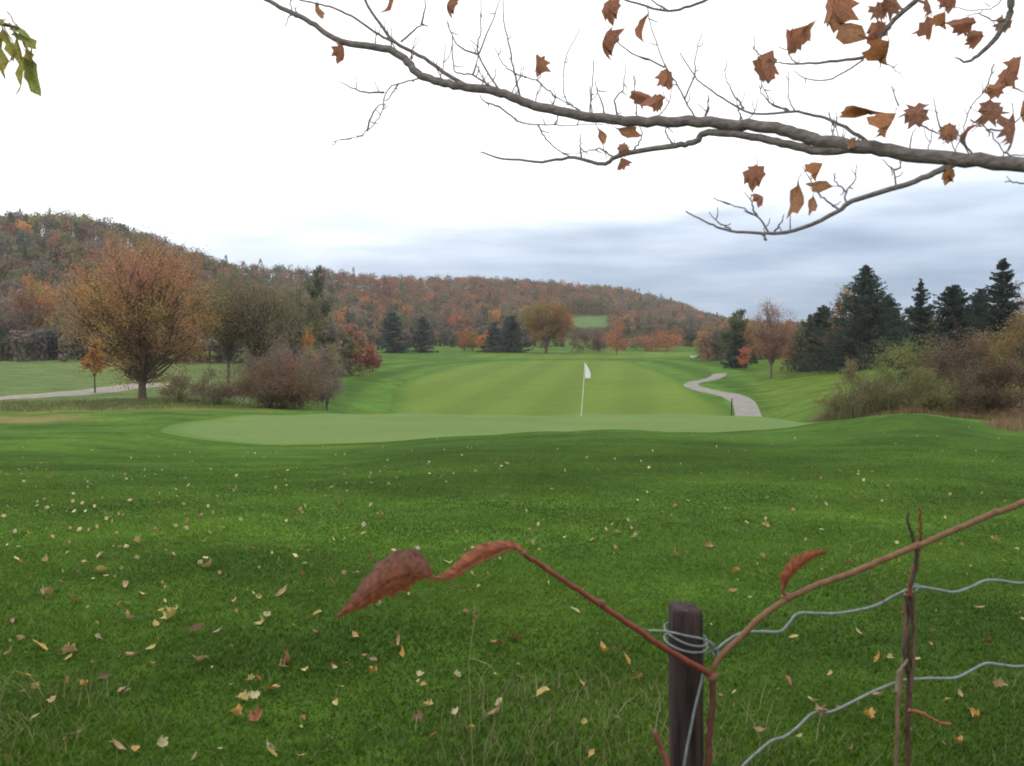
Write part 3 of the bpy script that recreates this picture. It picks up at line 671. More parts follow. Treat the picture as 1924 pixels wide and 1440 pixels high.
for k, (px, d, w, top, col, op, tp) in enumerate([(1546, 128, 150, 573, (48, 62, 52), 0, .8), (1624, 112, 205, 496, (50, 62, 54), .2, .85), (1666, 114, 130, 556, (52, 64, 54), 0, .7), (1727, 80, 124, 522, (50, 62, 56), 1, .9), (1789, 84, 150, 532, (48, 60, 52), .3, .65), (1838, 88, 120, 540, (50, 62, 54), .3, .7), (1880, 76, 140, 484, (48, 58, 52), .8, .75)]):
    S_('spruce_tree', ['short broad spruce at the left end of the right hand row', 'tall pointed spruce, widest of the right hand row', 'shoulder high spruce close against the tall wide one', 'open layered spruce with gaps, third top from the left', 'dense broad topped spruce in the middle of the right hand row', 'small spruce just left of the tallest one', 'tallest ragged spruce near the right edge'][k], px, d, w, top, seed=120 + k, col=col, step=.34, ls=.27, open_=op, toppow=tp, group='spruces in the row on the right')
D('pale_birch_tree', 'pale pinkish tree behind the tallest spruce at the right edge', 'tree', 1925, 96, 60, 502, .1, [(170, 144, 128), (160, 138, 116)], nlobe=26, nleaf=4200, ls=.15, trunk_r=.12, twigs=9, seed=130, lobe_r=.28, bark=(150, 138, 128))
# --- right thicket
GRNY = [(128, 134, 74), (120, 128, 72), (112, 120, 74)]
BRN = [(112, 100, 80), (108, 98, 74), (116, 100, 80)]
PK = ('foliage', 'stem')
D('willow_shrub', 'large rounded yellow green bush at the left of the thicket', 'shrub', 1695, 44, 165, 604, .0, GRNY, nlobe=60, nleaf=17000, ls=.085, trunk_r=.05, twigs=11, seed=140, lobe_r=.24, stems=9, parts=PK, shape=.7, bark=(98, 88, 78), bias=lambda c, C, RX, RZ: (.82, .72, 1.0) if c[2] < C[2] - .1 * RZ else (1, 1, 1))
D('brown_shrub', 'wide dull brown bush in the middle of the thicket', 'shrub', 1790, 42, 175, 610, .0, BRN + [(116, 94, 80)], nlobe=60, nleaf=15000, ls=.08, trunk_r=.05, twigs=13, seed=141, lobe_r=.24, stems=9, parts=PK, shape=.7, bark=(92, 76, 70))
D('dogwood_shrub', 'dark maroon bush low at the right end of the thicket', 'shrub', 1862, 36, 135, 664, .0, [(92, 78, 62), (100, 78, 62), (90, 78, 60)], nlobe=46, nleaf=12000, ls=.075, trunk_r=.04, twigs=12, seed=142, lobe_r=.24, stems=9, parts=PK, shape=.7, bark=(80, 54, 52))
D('brown_shrub', 'outermost brown bush of the thicket past the right edge', 'shrub', 2080, 42, 190, 620, .0, BRN, nlobe=40, nleaf=9000, ls=.09, trunk_r=.05, twigs=9, seed=151, lobe_r=.26, stems=8, parts=PK, shape=.7, bark=(92, 78, 70))
D('hazel_tree', 'small yellow olive tree leaning in at the right edge', 'tree', 1925, 38, 130, 560, .1, [(140, 130, 74), (132, 118, 72), (128, 104, 72)], nlobe=44, nleaf=9000, ls=.085, trunk_r=.06, twigs=9, seed=143, lobe_r=.25, stems=3, fork=.25, bark=(128, 112, 98))
D('brown_tree', 'brown twiggy small tree behind the thicket under the spruces', 'tree', 1868, 46, 120, 588, .1, [(116, 96, 74), (122, 104, 76)], nlobe=36, nleaf=7000, ls=.09, trunk_r=.06, twigs=12, seed=144, lobe_r=.26, stems=3, fork=.2, bark=(98, 84, 76))
D('scrub_bush', 'fawn coloured scrubby bush at the left front of the thicket', 'shrub', 1602, 42, 120, 668, .0, [(122, 116, 82), (114, 112, 78), (126, 108, 82)], nlobe=40, nleaf=8500, ls=.075, trunk_r=.03, twigs=15, seed=145, lobe_r=.24, stems=10, parts=PK, shape=.7, bark=(122, 102, 86))
D('green_bush', 'low olive green bush in front of the brown thicket', 'shrub', 1745, 37, 110, 690, .0, [(116, 116, 70), (110, 106, 68)], nlobe=34, nleaf=7500, ls=.075, trunk_r=.03, twigs=10, seed=146, lobe_r=.26, stems=8, parts=PK, shape=.7, bark=(104, 90, 76))
D('low_scrub_bush', 'low fawn scrub between the scrubby bush and the olive bush', 'shrub', 1665, 38, 120, 704, .0, [(122, 114, 78), (110, 108, 72)], nlobe=34, nleaf=7500, ls=.075, trunk_r=.03, twigs=12, seed=147, lobe_r=.26, stems=9, parts=PK, shape=.7, bark=(116, 96, 82))

# dry grasses: under the thicket and at the left edge (nobody could count the stems)
def stems(name, label, pts, h, w, cols, lean=.25, hf=None):
    m = MB(); n = len(pts); z = TZ(pts[:, 0], pts[:, 1]); b = np.column_stack([pts, z - .02])
    hh = h * rng.uniform(.4, 1.2, n)
    if hf is not None: hh = hh * np.clip(hf(CX + FPX * pts[:, 0] / pts[:, 1], pts[:, 1], pts[:, 0]), .12, 1.5)
    dr = rng.normal(0, lean, (n, 2)); tip = b + np.column_stack([dr * hh[:, None], hh])
    mid = (b + tip) / 2 - np.column_stack([dr * hh[:, None] * .18, np.zeros(n)])
    a = rng.random(n) * 6.283; s = np.column_stack([np.cos(a), np.sin(a), np.zeros(n)]) * (w * rng.uniform(.6, 1.3, n))[:, None]
    v = np.stack([b - s, b + s, mid + s * .8, mid - s * .8, tip], 1).reshape(-1, 3)
    i = np.arange(n)[:, None] * 5
    c = np.repeat(pal(cols, n, .18), 5, 0)
    m.add(v, (i + np.array([0, 1, 2, 3])), c); m.f.append(i + np.array([3, 2, 4]))
    return tag(m.build(name, M_BLADE), label, 'grass', kind='stuff')
def scatter(n, px0, px1, d0, d1, f=None):
    d = np.sqrt(rng.uniform(d0**2, d1**2, n)); px = rng.uniform(px0, px1, n)
    p = np.column_stack([(px - CX) / FPX * d, d])
    if f is not None: p = p[f(px, d)]
    return p
TANS = [(160, 134, 96), (146, 118, 84), (134, 104, 78), (128, 116, 74)]
def patchy(p, f1=.9, f2=1.3, cut=.0):
    return p[np.sin(p[:, 0] * f1 + 1.7 * np.sin(p[:, 1] * .8)) * np.cos(p[:, 1] * f2 + np.sin(p[:, 0])) + rng.normal(0, .5, len(p)) > cut]
stems('dry_grass', 'low russet dry grass along the foot of the right thicket', patchy(scatter(20000, 1530, 2060, 32.5, 38, lambda px, d: rng.random(len(px)) < np.clip((px - 1530) / 120, .05, 1))), .42, .011, TANS + [(126, 92, 70), (118, 84, 66), (112, 112, 64)], .4, lambda p, d, x: np.clip((p - 1510) / 160, 0, 1) * (.7 + .4 * np.sin(x * 1.1) * np.sin(x * 2.7 + 1)))
stems('sapling_thicket', 'tall thin fawn stems filling the left end of the right thicket', patchy(scatter(14000, 1515, 1860, 37, 44, lambda px, d: rng.random(len(px)) < np.clip(1.1 - np.abs(px - 1650) / 170, .15, 1))), 1.9, .013, [(130, 122, 90), (118, 114, 82), (112, 120, 76), (112, 104, 78), (110, 118, 70)], .2, lambda p, d, x: np.clip((p - 1515) / 110, .1, 1) ** .8 * (.85 + .25 * np.sin(x * 1.7) + .15 * np.sin(x * 4.1)))
stems('pink_grass', 'pale pinkish dry weeds between the gravel road and the lawn', patchy(scatter(22000, 0, 460, 45, 62, lambda px, d: rng.random(len(px)) < np.clip(1.2 - abs(d - 54 - px * .008) / 7, 0, 1) * np.clip((470 - px) / 120, 0, 1))), .26, .016, [(160, 144, 116), (120, 132, 74), (110, 126, 64), (104, 120, 60)], .4)
stems('dry_grass_clump', 'clump of tawny dry grass at the right edge of the lawn', scatter(5200, 1835, 2050, 26.5, 32, lambda px, d: rng.random(len(px)) < np.clip((px - 1835) / 60, 0, 1) * np.clip((d - 26.5) / 2, 0, 1)), .42, .008, [(160, 134, 100), (150, 122, 92), (140, 124, 80)], .45, lambda p, d, x: np.clip((p - 1825) / 60, 0, 1) * (.7 + .4 * np.sin(x * 5) * np.sin(x * 2.3)))

# ------------------------------------------------------------------ turf blades near the camera
def turf():
    m = MB(); n = 640000
    d = 1.6 + 21 * rng.random(n) ** 1.9
    px = rng.uniform(-160, 2090, n); x = (px - CX) / FPX * (d + 1.5)
    x += rng.normal(0, .02, n); z = TZ(x, d)
    # patchiness: tufts, longer near the fence
    tuft = .5 + .25 * np.sin(x * 3.1 + 1.7 * np.sin(d * 2.3)) + .25 * np.sin(d * 4.3 + 1.3 * np.sin(x * 3.7))
    rough = np.clip((3.45 - d + .3 * np.sin(x * 1.9 + .5)) / .4, 0, 1)
    h = (.019 + .014 * tuft) * rng.uniform(.5, 1.2, n) * (1 + .9 * rough * rng.random(n)) * np.clip(1.15 - d / 24, .15, 1)
    w = (.0016 + .00042 * d) * rng.uniform(.7, 1.3, n)
    dr = rng.normal(0, .55, (n, 2)) + np.array((.12, 0)); b = np.column_stack([x, d, z - .004]); tip = b + np.column_stack([dr * h[:, None], h])
    a = rng.random(n) * 6.283; s = np.column_stack([np.cos(a), np.sin(a), np.zeros(n)]) * w[:, None]
    mid = (b + tip) / 2 + np.column_stack([-dr * h[:, None] * .15, h * .08])
    v = np.stack([b - s, b + s, mid + s * .8, tip, mid - s * .8], 1).reshape(-1, 3)
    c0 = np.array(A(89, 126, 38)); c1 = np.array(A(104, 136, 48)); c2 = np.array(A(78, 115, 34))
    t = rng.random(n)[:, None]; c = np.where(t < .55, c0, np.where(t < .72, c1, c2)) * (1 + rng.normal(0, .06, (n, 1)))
    dead = rng.random(n) < .012 + .05 * rough; c[dead] = np.array(A(176, 160, 112)) * rng.uniform(.7, 1.1, (dead.sum(), 1))
    # broad drifts of lusher and yellower turf
    br = .5 + .5 * np.sin(d * 1.1 + .8 * np.sin(x * .9)) ; pt = np.sin(x * 1.3 + 2 * np.sin(d * .7 + .4)) * np.sin(d * 1.9 + 1.5 * np.sin(x * .8)); c = c * (1 - .3 * np.clip((6.5 - d) / 3.5, 0, 1))[:, None] * (1 + .22 * (br[:, None] - .5)) * (1 + .26 * pt[:, None] * np.array((1.3, 1, .8)))  # near blades coloured darker, standing in for shade seen at a steep angle
    i = np.arange(n)[:, None] * 5
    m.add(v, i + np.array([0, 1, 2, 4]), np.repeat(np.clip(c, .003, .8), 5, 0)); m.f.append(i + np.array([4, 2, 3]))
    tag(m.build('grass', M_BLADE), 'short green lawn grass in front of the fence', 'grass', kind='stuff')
turf()
pts = scatter(5200, -100, 2000, 2.0, 4.1); 
stems('dead_grass', 'thin pale dead grass stems sticking up along the bottom of the lawn', pts[(np.sin(pts[:, 0] * 2.3 + 1) + rng.normal(0, .5, len(pts))) > .1], .15, .0012, [(176, 166, 126), (150, 140, 96), (120, 128, 74)], .5)

# ------------------------------------------------------------------ fallen leaves
MAPLE = [(0, -.42), (.16, -.36), (.36, -.42), (.38, -.24), (.54, -.12), (.44, .02), (.5, .26), (.34, .24), (.24, .36), (.16, .36), (0, .56),
         (-.16, .36), (-.24, .36), (-.34, .24), (-.5, .26), (-.44, .02), (-.54, -.12), (-.38, -.24), (-.36, -.42), (-.16, -.36)]
OVAL = [(0, -.55), (.13, -.42), (.24, -.2), (.27, .02), (.2, .26), (.1, .45), (0, .62), (-.1, .45), (-.2, .26), (-.27, .02), (-.24, -.2), (-.13, -.42)]
LONG = [(0, -.5), (.07, -.35), (.13, -.1), (.14, .1), (.1, .3), (.04, .48), (0, .58), (-.04, .48), (-.1, .3), (-.14, .1), (-.13, -.1), (-.07, -.35)]
def leaf_mesh(name, shape, col, curl=.6, fold=.3, mat=None, seed=0, thick=0, stalk=.35, jit=.05):
    """a leaf one unit long, cupped and folded, with its stalk"""
    g = np.random.default_rng(seed); o = np.array(shape, float); o = o + g.normal(0, jit, o.shape); n = len(o)
    rings = [.25, .5, .75, 1.0]; pts = np.vstack([[0, 0]] + [o * r for r in rings])
    a = g.uniform(0, 6.28); dx = np.array((math.cos(a), math.sin(a)))
    z = curl * ((pts @ dx) ** 2) + fold * np.abs(pts[:, 0]) + .12 * np.sin(pts[:, 0] * 7 + g.uniform(0, 6)) * np.cos(pts[:, 1] * 6 + g.uniform(0, 6)) * np.linalg.norm(pts, axis=1)
    x = pts[:, 0] * (1 - .35 * abs(fold)); v = np.column_stack([x, pts[:, 1], z])
    m = MB(); j = np.arange(n); j2 = (j + 1) % n
    cc = np.array(col) * np.clip(1 + g.normal(0, .12, (len(v), 1)), .6, 1.4)
    m.n = len(v); m.v.append(v); m.c.append(cc)
    m.f.append(np.stack([0 * j, 1 + j, 1 + j2], 1))
    for r in range(3): m.f.append(np.stack([1 + r * n + j, 1 + (r + 1) * n + j, 1 + (r + 1) * n + j2, 1 + r * n + j2], 1))
    if stalk:
        s0 = v[1 + 3 * n]; m.tube([v[0] + (s0 - v[0]) * .3, s0, s0 + np.array((g.normal(0, .06), -stalk * .6, .05)), s0 + np.array((g.normal(0, .1), -stalk, .12))], [.012, .014, .012, .014], 4, np.array(col) * .7)
    ob = m.build(name, mat or M_FALL, smooth=True); me = ob.data; bpy.data.objects.remove(ob); return me
LC = {'yellow': (196, 176, 104), 'golden': (188, 146, 72), 'tan': (174, 146, 104), 'rusty brown': (158, 100, 66), 'cream': (186, 176, 132), 'dull brown': (120, 92, 66)}
FM = {}
for ci, (cn, cv) in enumerate(LC.items()):
    for si, (sn, sh) in enumerate((('maple', MAPLE), ('oval', OVAL))):
        for v in range(2):
            FM[(cn, sn, v)] = leaf_mesh('fallen_leaf', sh, A(*cv, 1.25), curl=[.5, 1.1][v], fold=[.25, .6][v], seed=ci * 10 + si * 3 + v)
# places read off the photo (pixel, width in px, colour)
KEY = [(746,1221,30,'tan'),(75,1222,34,'golden'),(130,1234,28,'tan'),(43,1278,30,'golden'),(373,1252,26,'tan'),(545,1250,40,'rusty brown'),(513,1305,30,'golden'),(455,1324,26,'yellow'),(480,1320,22,'cream'),(484,1356,32,'rusty brown'),(570,1360,20,'rusty brown'),(496,1175,26,'yellow'),(668,1205,34,'golden'),(240,1172,30,'tan'),(185,1204,28,'cream'),(248,1245,26,'tan'),(65,1358,22,'cream'),(160,1300,30,'golden'),(325,1165,38,'yellow'),(368,1195,36,'dull brown'),(190,1080,26,'yellow'),(190,1050,18,'cream'),(85,1062,22,'tan'),(135,1136,32,'tan'),(88,1125,24,'tan'),(238,1108,22,'tan'),(174,1095,12,'cream'),(240,1140,12,'cream'),(327,1146,16,'cream'),(257,1024,18,'tan'),(395,1070,26,'yellow'),(530,1120,26,'tan'),(835,1182,22,'yellow'),(712,1140,18,'tan'),(630,1105,20,'golden'),(950,874,16,'tan'),(1432,1055,22,'yellow'),(1438,995,16,'yellow'),(1492,1207,18,'yellow'),(1613,1197,16,'cream'),(1752,1198,22,'tan'),(1724,1247,16,'cream'),(1430,1388,24,'tan'),(1780,1325,18,'yellow'),(1838,1360,40,'golden'),(1803,1412,40,'golden'),(1869,1023,22,'yellow'),(935,1220,30,'rusty brown'),(968,1208,28,'rusty brown'),(1008,1195,16,'cream'),(1135,1235,34,'golden'),(1178,1250,28,'golden'),(932,1279,24,'yellow'),(858,1282,18,'cream'),(790,1278,16,'cream'),(1020,1316,34,'yellow'),(858,1350,18,'cream'),(805,1338,22,'yellow'),(935,1350,34,'tan'),(1080,1155,18,'cream'),(1002,1028,20,'yellow'),(880,1115,18,'tan'),(1330,1030,18,'tan'),(1195,1017,22,'cream'),(1160,1007,14,'cream'),(1380,1120,20,'tan'),(1270,1050,18,'golden'),(305,1415,26,'cream'),(220,1415,30,'tan'),(140,1395,34,'tan'),(365,1440,20,'cream'),(1110,1430,24,'golden'),(570,1432,24,'tan'),(20,1175,30,'rusty brown'),(700,1250,24,'dull brown'),(1480,1290,26,'rusty brown'),(1560,1280,20,'tan'),(1650,1250,22,'golden'),(1880,1300,24,'tan'),(1600,1420,22,'tan'),(1700,1160,16,'yellow'),(1500,1060,18,'tan'),(1840,1150,20,'tan')]
def where(px, py):
    d = 'at bottom' if py > 1340 else 'near' if py > 1180 else 'midway' if py > 1000 else 'far off'
    s = 'at far left' if px < 240 else 'left of red leaf' if px < 600 else 'below red leaf' if px < 860 else 'left of stake' if px < 1240 else 'right of stake' if px < 1500 else 'before dead vine' if px < 1690 else 'at far right'
    d += ' on lawn,'
    return s, d
leafpix = []
for px, py, w, cn in KEY: leafpix.append((px, py, w, cn))
tries = 0
while len(leafpix) < 290:
    py = 1440 - 540 * rng.random() ** .95; px = rng.uniform(0, 1924)
    pr = .35 + .6 * (px < 720) * (py < 1330) + .2 * math.sin(px * .012 + py * .02)
    if py < 960: pr *= .6
    if rng.random() > pr: continue
    g0 = 4.0 if py > 1000 else 3
    cn = list(LC)[rng.choice(6, p=[.22, .13, .26, .14, .13, .12])]
    leafpix.append((px, py, None, cn))
seen = {}
for q, (px, py, w, cn) in enumerate(leafpix):
    p2 = ground_at(px, py, 2.2); x, y = p2; dist = y
    size = (w * dist / FPX * 1.0) if w else rng.uniform(.03, .062)
    size = min(max(size, .035), .15)
    if w is None and rng.random() < .35: size *= .6
    sn = 'maple' if rng.random() < .4 else 'oval'; v = int(rng.integers(0, 2))
    o = bpy.data.objects.new('fallen_leaf', FM[(cn, sn, v)]); link(o)
    o.location = (x, y, tz(x, y) + .021 + .012 * rng.random()); o.scale = (size,) * 3
    o.rotation_euler = (rng.normal(0, .45) + R(12), rng.normal(0, .4), rng.uniform(0, 6.28))
    s, dpt = where(px, py); shp = ('' if v == 0 else 'curled ') + ('lobed' if sn == 'maple' else 'oval'); big = 'large' if size > .085 else 'small' if size < .05 else ''
    lab = ' '.join(f'{big} {cn} {shp} leaf {dpt} {s}'.replace('rusty brown', 'rusty').replace('dull brown', 'brown').split()); seen.setdefault(lab, []).append((px, o))
    tag(o, lab, 'leaf', 'fallen leaves scattered on the lawn')
ORD = ['leftmost', 'second', 'third', 'fourth', 'fifth', 'sixth', 'seventh', 'eighth', 'ninth']
for lab, lst in seen.items():
    if len(lst) > 1:
        lst.sort(key=lambda t: t[0])
        for k, (_, o) in enumerate(lst): o['label'] = lab + ', ' + ['first', 'second', 'third', 'fourth', 'fifth', 'sixth', 'seventh', 'eighth', 'ninth', 'tenth', 'eleventh', 'twelfth'][k] + ' from left'
# the countless tiny ones further off
m = MB(); n = 1900; d = 6 + 21 * rng.random(n) ** 1.1; px = rng.uniform(-60, 1990, n); x = (px - CX) / FPX * d; z = TZ(x, d) + .035
ok = rng.random(n) < np.clip(1.2 - d / 24, .1, 1) * (.45 + .55 * (px < 900)) * (.6 + .4 * np.sin(x * 1.1) * np.sin(d * .9))
m.leaves(np.column_stack([x, d, z])[ok], rng.uniform(.028, .062, ok.sum()), pal([(220, 206, 140), (206, 180, 128), (206, 198, 156), (180, 140, 96)], ok.sum()), 0, .8)
tag(m.build('leaf_litter', M_FALL), 'tiny pale leaves strewn over the far part of the lawn', 'leaves', kind='stuff')

# ------------------------------------------------------------------ flagstick
fb = onground(1092, 36); fl = empty('golf_flag', fb, 'white golf flag hanging limp on a thin white pole on the green', 'flag')
top = P(1099, 683, 36) - fb
m = MB(); m.tube([(0, 0, -.05), top * .5 + np.array((.01, 0, 0)), top], [.014, .012, .01], 8); m.build('pole', M_WHITE, fl)
m = MB(); H_ = .62; ny, nx = 18, 10; v = []
for a in range(ny):
    t = a / (ny - 1)
    for b in range(nx):
        s = b / (nx - 1); wd = .06 + .17 * math.sin(min(1, t * 1.1) * math.pi * .62)
        fold = .035 * math.sin(s * 9 + t * 2) * (.3 + s)
        v.append(top + np.array((.012 + wd * s * .95, fold, -H_ * t * (1 - .1 * s) - .06 * s * s)))
i = np.arange(ny - 1)[:, None] * nx; j = np.arange(nx - 1)[None]
m.add(np.array(v), np.stack([i + j, i + j + 1, i + nx + j + 1, i + nx + j], -1).reshape(-1, 4), (.8, .81, .8)); m.build('flag_cloth', M_CLOTH, fl, smooth=True)
m = MB(); m.tube([top + np.array((0, 0, -.005)), top + np.array((0, 0, .03))], [.016, .01], 8); m.build('finial', M_WHITE, fl)
# marker post beside the cart path, and a pale tee sign
b = onground(1376, 74); ep = empty('marker_post', b, 'thin dark marker post beside the cart path', 'post')
m = MB(); m.tube([(0, 0, -.2), (0, 0, 1.75), (.01, 0, 1.95)], [.06, .055, .045], 6, (1, 1, 1)); m.build('post_shaft', M_POST, ep)
m = MB(); m.tube([(0, 0, 1.96), (0, 0, 2.02)], [.06, .05], 6); m.build('post_cap', M_POST, ep)
p2 = ground_at(1303, 677, 100); b = np.array((*p2, tz(*p2))); es = empty('tee_sign', b, 'small white tee sign board beyond the bend of the path', 'sign')
m = MB()
def box(m, x0, x1, y0, y1, z0, z1, col=(1, 1, 1)):
    v = [(x, y, z) for x in (x0, x1) for y in (y0, y1) for z in (z0, z1)]
    m.add(v, [[0, 1, 3, 2], [4, 6, 7, 5], [0, 4, 5, 1], [2, 3, 7, 6], [0, 2, 6, 4], [1, 5, 7, 3]], col)
box(m, -.65, .65, -.03, .03, .45, .95); m.build('board', M_WHITE, es)
for s in (-.5, .5):
    m = MB(); box(m, s - .04, s + .04, .032, .1, -.1, .9); m.build('leg', M_POST, es)

# ------------------------------------------------------------------ overhanging maple: limbs traced point by point in depth
mt_base = np.array((2.75, 2.2, 0.)); mt = empty('overhanging_maple_tree', mt_base, 'maple whose long bare limb with brown curled leaves reaches across the top', 'tree')
BR = [(112, 102, 96), (100, 88, 80)]
def dep(px): return 2.55 + (1924 - px) * .00062
LIMBC = np.array(A(138, 128, 122)); TWIGC = np.array(A(140, 128, 126))
def limb(m, pts, r0, r1, n=6, dz=0.0, col=None, sub=5, wig=0.0, ddz=0):
    """r0, r1: half thickness in photo pixels at the two ends"""
    P3 = []; 
    for q, (a, b) in enumerate(pts): P3.append(P(a, b, dep(a) + dz + ddz * q))
    P3 = np.array(P3); c = open_curve(P3, sub) if len(P3) > 2 else np.linspace(P3[0], P3[-1], 4)
    if wig: c[1:-1] += rng.normal(0, wig, c[1:-1].shape)
    dd = c[:, 1]; r = np.linspace(r0, r1, len(c)) * dd / FPX
    m.tube(c - mt_base, r, n, LIMBC if col is None else col)
mL = MB()
mainpts = [(2850, 400), (2500, 365), (2200, 332), (1924, 310), (1748, 295), (1623, 277), (1540, 266), (1457, 243), (1332, 231), (1200, 228), (1116, 221), (1004, 198), (937, 174), (854, 161), (791, 142), (742, 99), (641, 77), (573, 36), (495, -2), (420, -40)]
mP = [P(a, b, dep(a)) for a, b in mainpts]; mP[0] = mt_base + np.array((0, 0, mP[1][2] - .02)); c = open_curve(mP, 7); c[3:-2] += rng.normal(0, .0022, c[3:-2].shape)
px_ = CX + FPX * c[:, 0] / c[:, 1]
rad = np.interp(px_, [420, 495, 640, 740, 791, 940, 1200, 1450, 1560, 1924, 2500, 3000], [3.0, 3.6, 5.6, 7.0, 7.4, 8.2, 9.5, 11, 12.6, 13.8, 24, 34]) * c[:, 1] / FPX
mL.tube(c - mt_base, rad, 10, LIMBC)
mL.build('main_limb', M_LIMB, mt, smooth=True)
SUBS = [([(1600, 279), (1540, 284), (1470, 270), (1415, 258), (1332, 249), (1307, 266), (1269, 274), (1186, 287), (1154, 297), (1131, 309), (1079, 297), (1019, 304), (948, 299), (903, 286)], 9, 1.4),
        ([(1800, 305), (1764, 322), (1719, 341), (1602, 378), (1573, 399), (1490, 434), (1432, 439), (1373, 434), (1332, 420), (1288, 397)], 6.5, 1.2),
        ([(1650, 284), (1620, 260), (1581, 237), (1540, 220), (1486, 211), (1411, 213), (1357, 183), (1311, 150), (1278, 100)], 4, 1.0),
        ([(885, 166), (843, 142), (798, 110), (742, 80), (720, 52), (686, 0), (670, -60)], 4.2, 2.2),
        ([(742, 80), (705, 62), (660, 30), (611, 11), (566, 0), (500, -30)], 2.6, 1.3),
        ([(2750, 120), (2400, -60), (2150, -120), (1950, -90), (1902, -20), (1897, 33), (1852, 91), (1818, 116), (1793, 108)], 14, 1.1),
        ([(2150, -120), (1900, -70), (1760, -20), (1698, 21), (1660, 62), (1631, 104), (1560, 116), (1498, 121), (1457, 118)], 7, 1.1),
        ([(1760, -22), (1600, -18), (1480, -22), (1380, -20), (1307, 8), (1257, 21), (1182, 2), (1120, -20)], 4, 1.6)]
for pts, a, b in SUBS:
    m = MB(); limb(m, pts, a, b, 7, dz=.0, wig=.0012); m.build('branch', M_LIMB, mt, smooth=True)
TW = [[(798, 146), (749, 157), (725, 174), (716, 213), (690, 247), (660, 260), (624, 266)], [(722, 174), (675, 172), (637, 153)], [(749, 157), (735, 178), (728, 190)], [(753, 79), (791, 47), (804, 54)], [(791, 47), (798, 20), (800, -20)],
 [(940, 172), (899, 103), (903, 56), (903, -10)], [(899, 103), (925, 41), (944, -10)], [(940, 174), (888, 142), (854, 131), (849, 67), (839, 37)], [(888, 142), (899, 103)], [(978, 184), (967, 138), (955, 79), (946, 30), (944, -10)], [(967, 138), (1008, 150), (1020, 128)], [(967, 138), (945, 120), (930, 90)],
 [(1090, 208), (1075, 198), (1060, 180), (1062, 116), (1090, 54)], [(1008, 150), (1041, 180), (1086, 206)], [(1109, 212), (1112, 160), (1116, 108)], [(1140, 222), (1128, 190), (1118, 150)], [(899, 103), (860, 85), (840, 40)],
 [(937, 200), (981, 230), (1041, 236), (1135, 234)], [(1011, 236), (1026, 262), (1060, 290), (1079, 297)], [(937, 200), (910, 190), (900, 178)], [(1041, 236), (1048, 222), (1044, 212)], [(573, 36), (545, 30), (535, 52)], [(690, 247), (705, 205), (725, 195)],
 [(1307, 224), (1274, 162), (1249, 121), (1224, 54), (1215, 10)], [(1286, 187), (1305, 141), (1307, 108), (1319, 60)], [(1249, 127), (1174, 91), (1141, 46)], [(1398, 204), (1373, 170), (1361, 133)], [(1482, 211), (1440, 187), (1425, 158)], [(1494, 210), (1482, 183), (1482, 133)], [(1482, 208), (1450, 196), (1432, 160)],
 [(1444, 437), (1423, 407), (1390, 391), (1340, 372)], [(1423, 407), (1412, 385), (1411, 366)], [(1373, 432), (1350, 418), (1332, 399)], [(1455, 435), (1468, 418), (1473, 403)], [(1432, 441), (1440, 452), (1434, 440)], [(1485, 434), (1485, 404)], [(1577, 395), (1548, 374), (1530, 352), (1507, 312)], [(1590, 387), (1590, 362), (1608, 335), (1608, 308)], [(1590, 362), (1569, 340), (1569, 324)], [(1681, 353), (1679, 320), (1656, 299)], [(1679, 320), (1690, 316), (1691, 300)],
 [(1623, 112), (1565, 148), (1515, 148), (1492, 133)], [(1631, 104), (1665, 120), (1694, 141)], [(1498, 121), (1484, 105), (1480, 90)], [(1457, 118), (1425, 100), (1413, 88)],
 [(1868, 121), (1852, 166), (1823, 204), (1806, 258), (1789, 293)], [(1831, 297), (1806, 262)], [(1823, 225), (1856, 245), (1885, 287), (1880, 300)], [(1727, 233), (1760, 250), (1789, 262)], [(1768, 246), (1754, 183)], [(1689, 200), (1673, 158)], [(1710, 290), (1712, 262), (1721, 241)], [(1852, 245), (1895, 240), (1930, 200)], [(1885, 287), (1905, 292), (1940, 290)],
 [(1924, 345), (1900, 342), (1888, 342)], [(1257, 21), (1225, 2), (1215, -20)], [(1897, 33), (1870, 40), (1840, 25), (1815, 30)], [(1902, -20), (1885, -5), (1850, 20), (1760, 10)], [(1902, 165), (1930, 175)], [(1186, 287), (1205, 262), (1203, 235)], [(1154, 297), (1130, 280), (1110, 283), (1080, 290)], [(1269, 274), (1258, 262), (1250, 244), (1260, 232)], [(1092, 296), (1090, 270), (1092, 250)], [(1162, 224), (1155, 190), (1170, 168), (1176, 120)], [(1200, 226), (1196, 205), (1190, 140)], [(1325, 229), (1330, 200), (1332, 180)], [(1390, 238), (1392, 212)], [(660, 260), (640, 262)]]
for pts in TW:
    mT = MB()
    q = rng.uniform(-.05, .05); L0 = len(pts)
    limb(mT, pts, 1.75 + rng.uniform(-.2, .5), .8, 5, dz=0, col=TWIGC, wig=.0016, ddz=rng.uniform(-.02, .02))
    # buds and short spurs along the twig
    for (a, b), (a2, b2) in zip(pts[:-1], pts[1:]):
        if rng.random() < .75:
            t = rng.random(); x0, y0 = a + (a2 - a) * t, b + (b2 - b) * t; an = rng.uniform(0, 6.28); ln = rng.uniform(6, 22)
            limb(mT, [(x0, y0), (x0 + math.cos(an) * ln * .5 + 2, y0 + math.sin(an) * ln * .5), (x0 + math.cos(an) * ln, y0 + math.sin(an) * ln - 4)], 1.2, .7, 4, col=TWIGC, sub=3)
    mT.build('twig', M_LIMB, mt, smooth=True)
shoots = 0
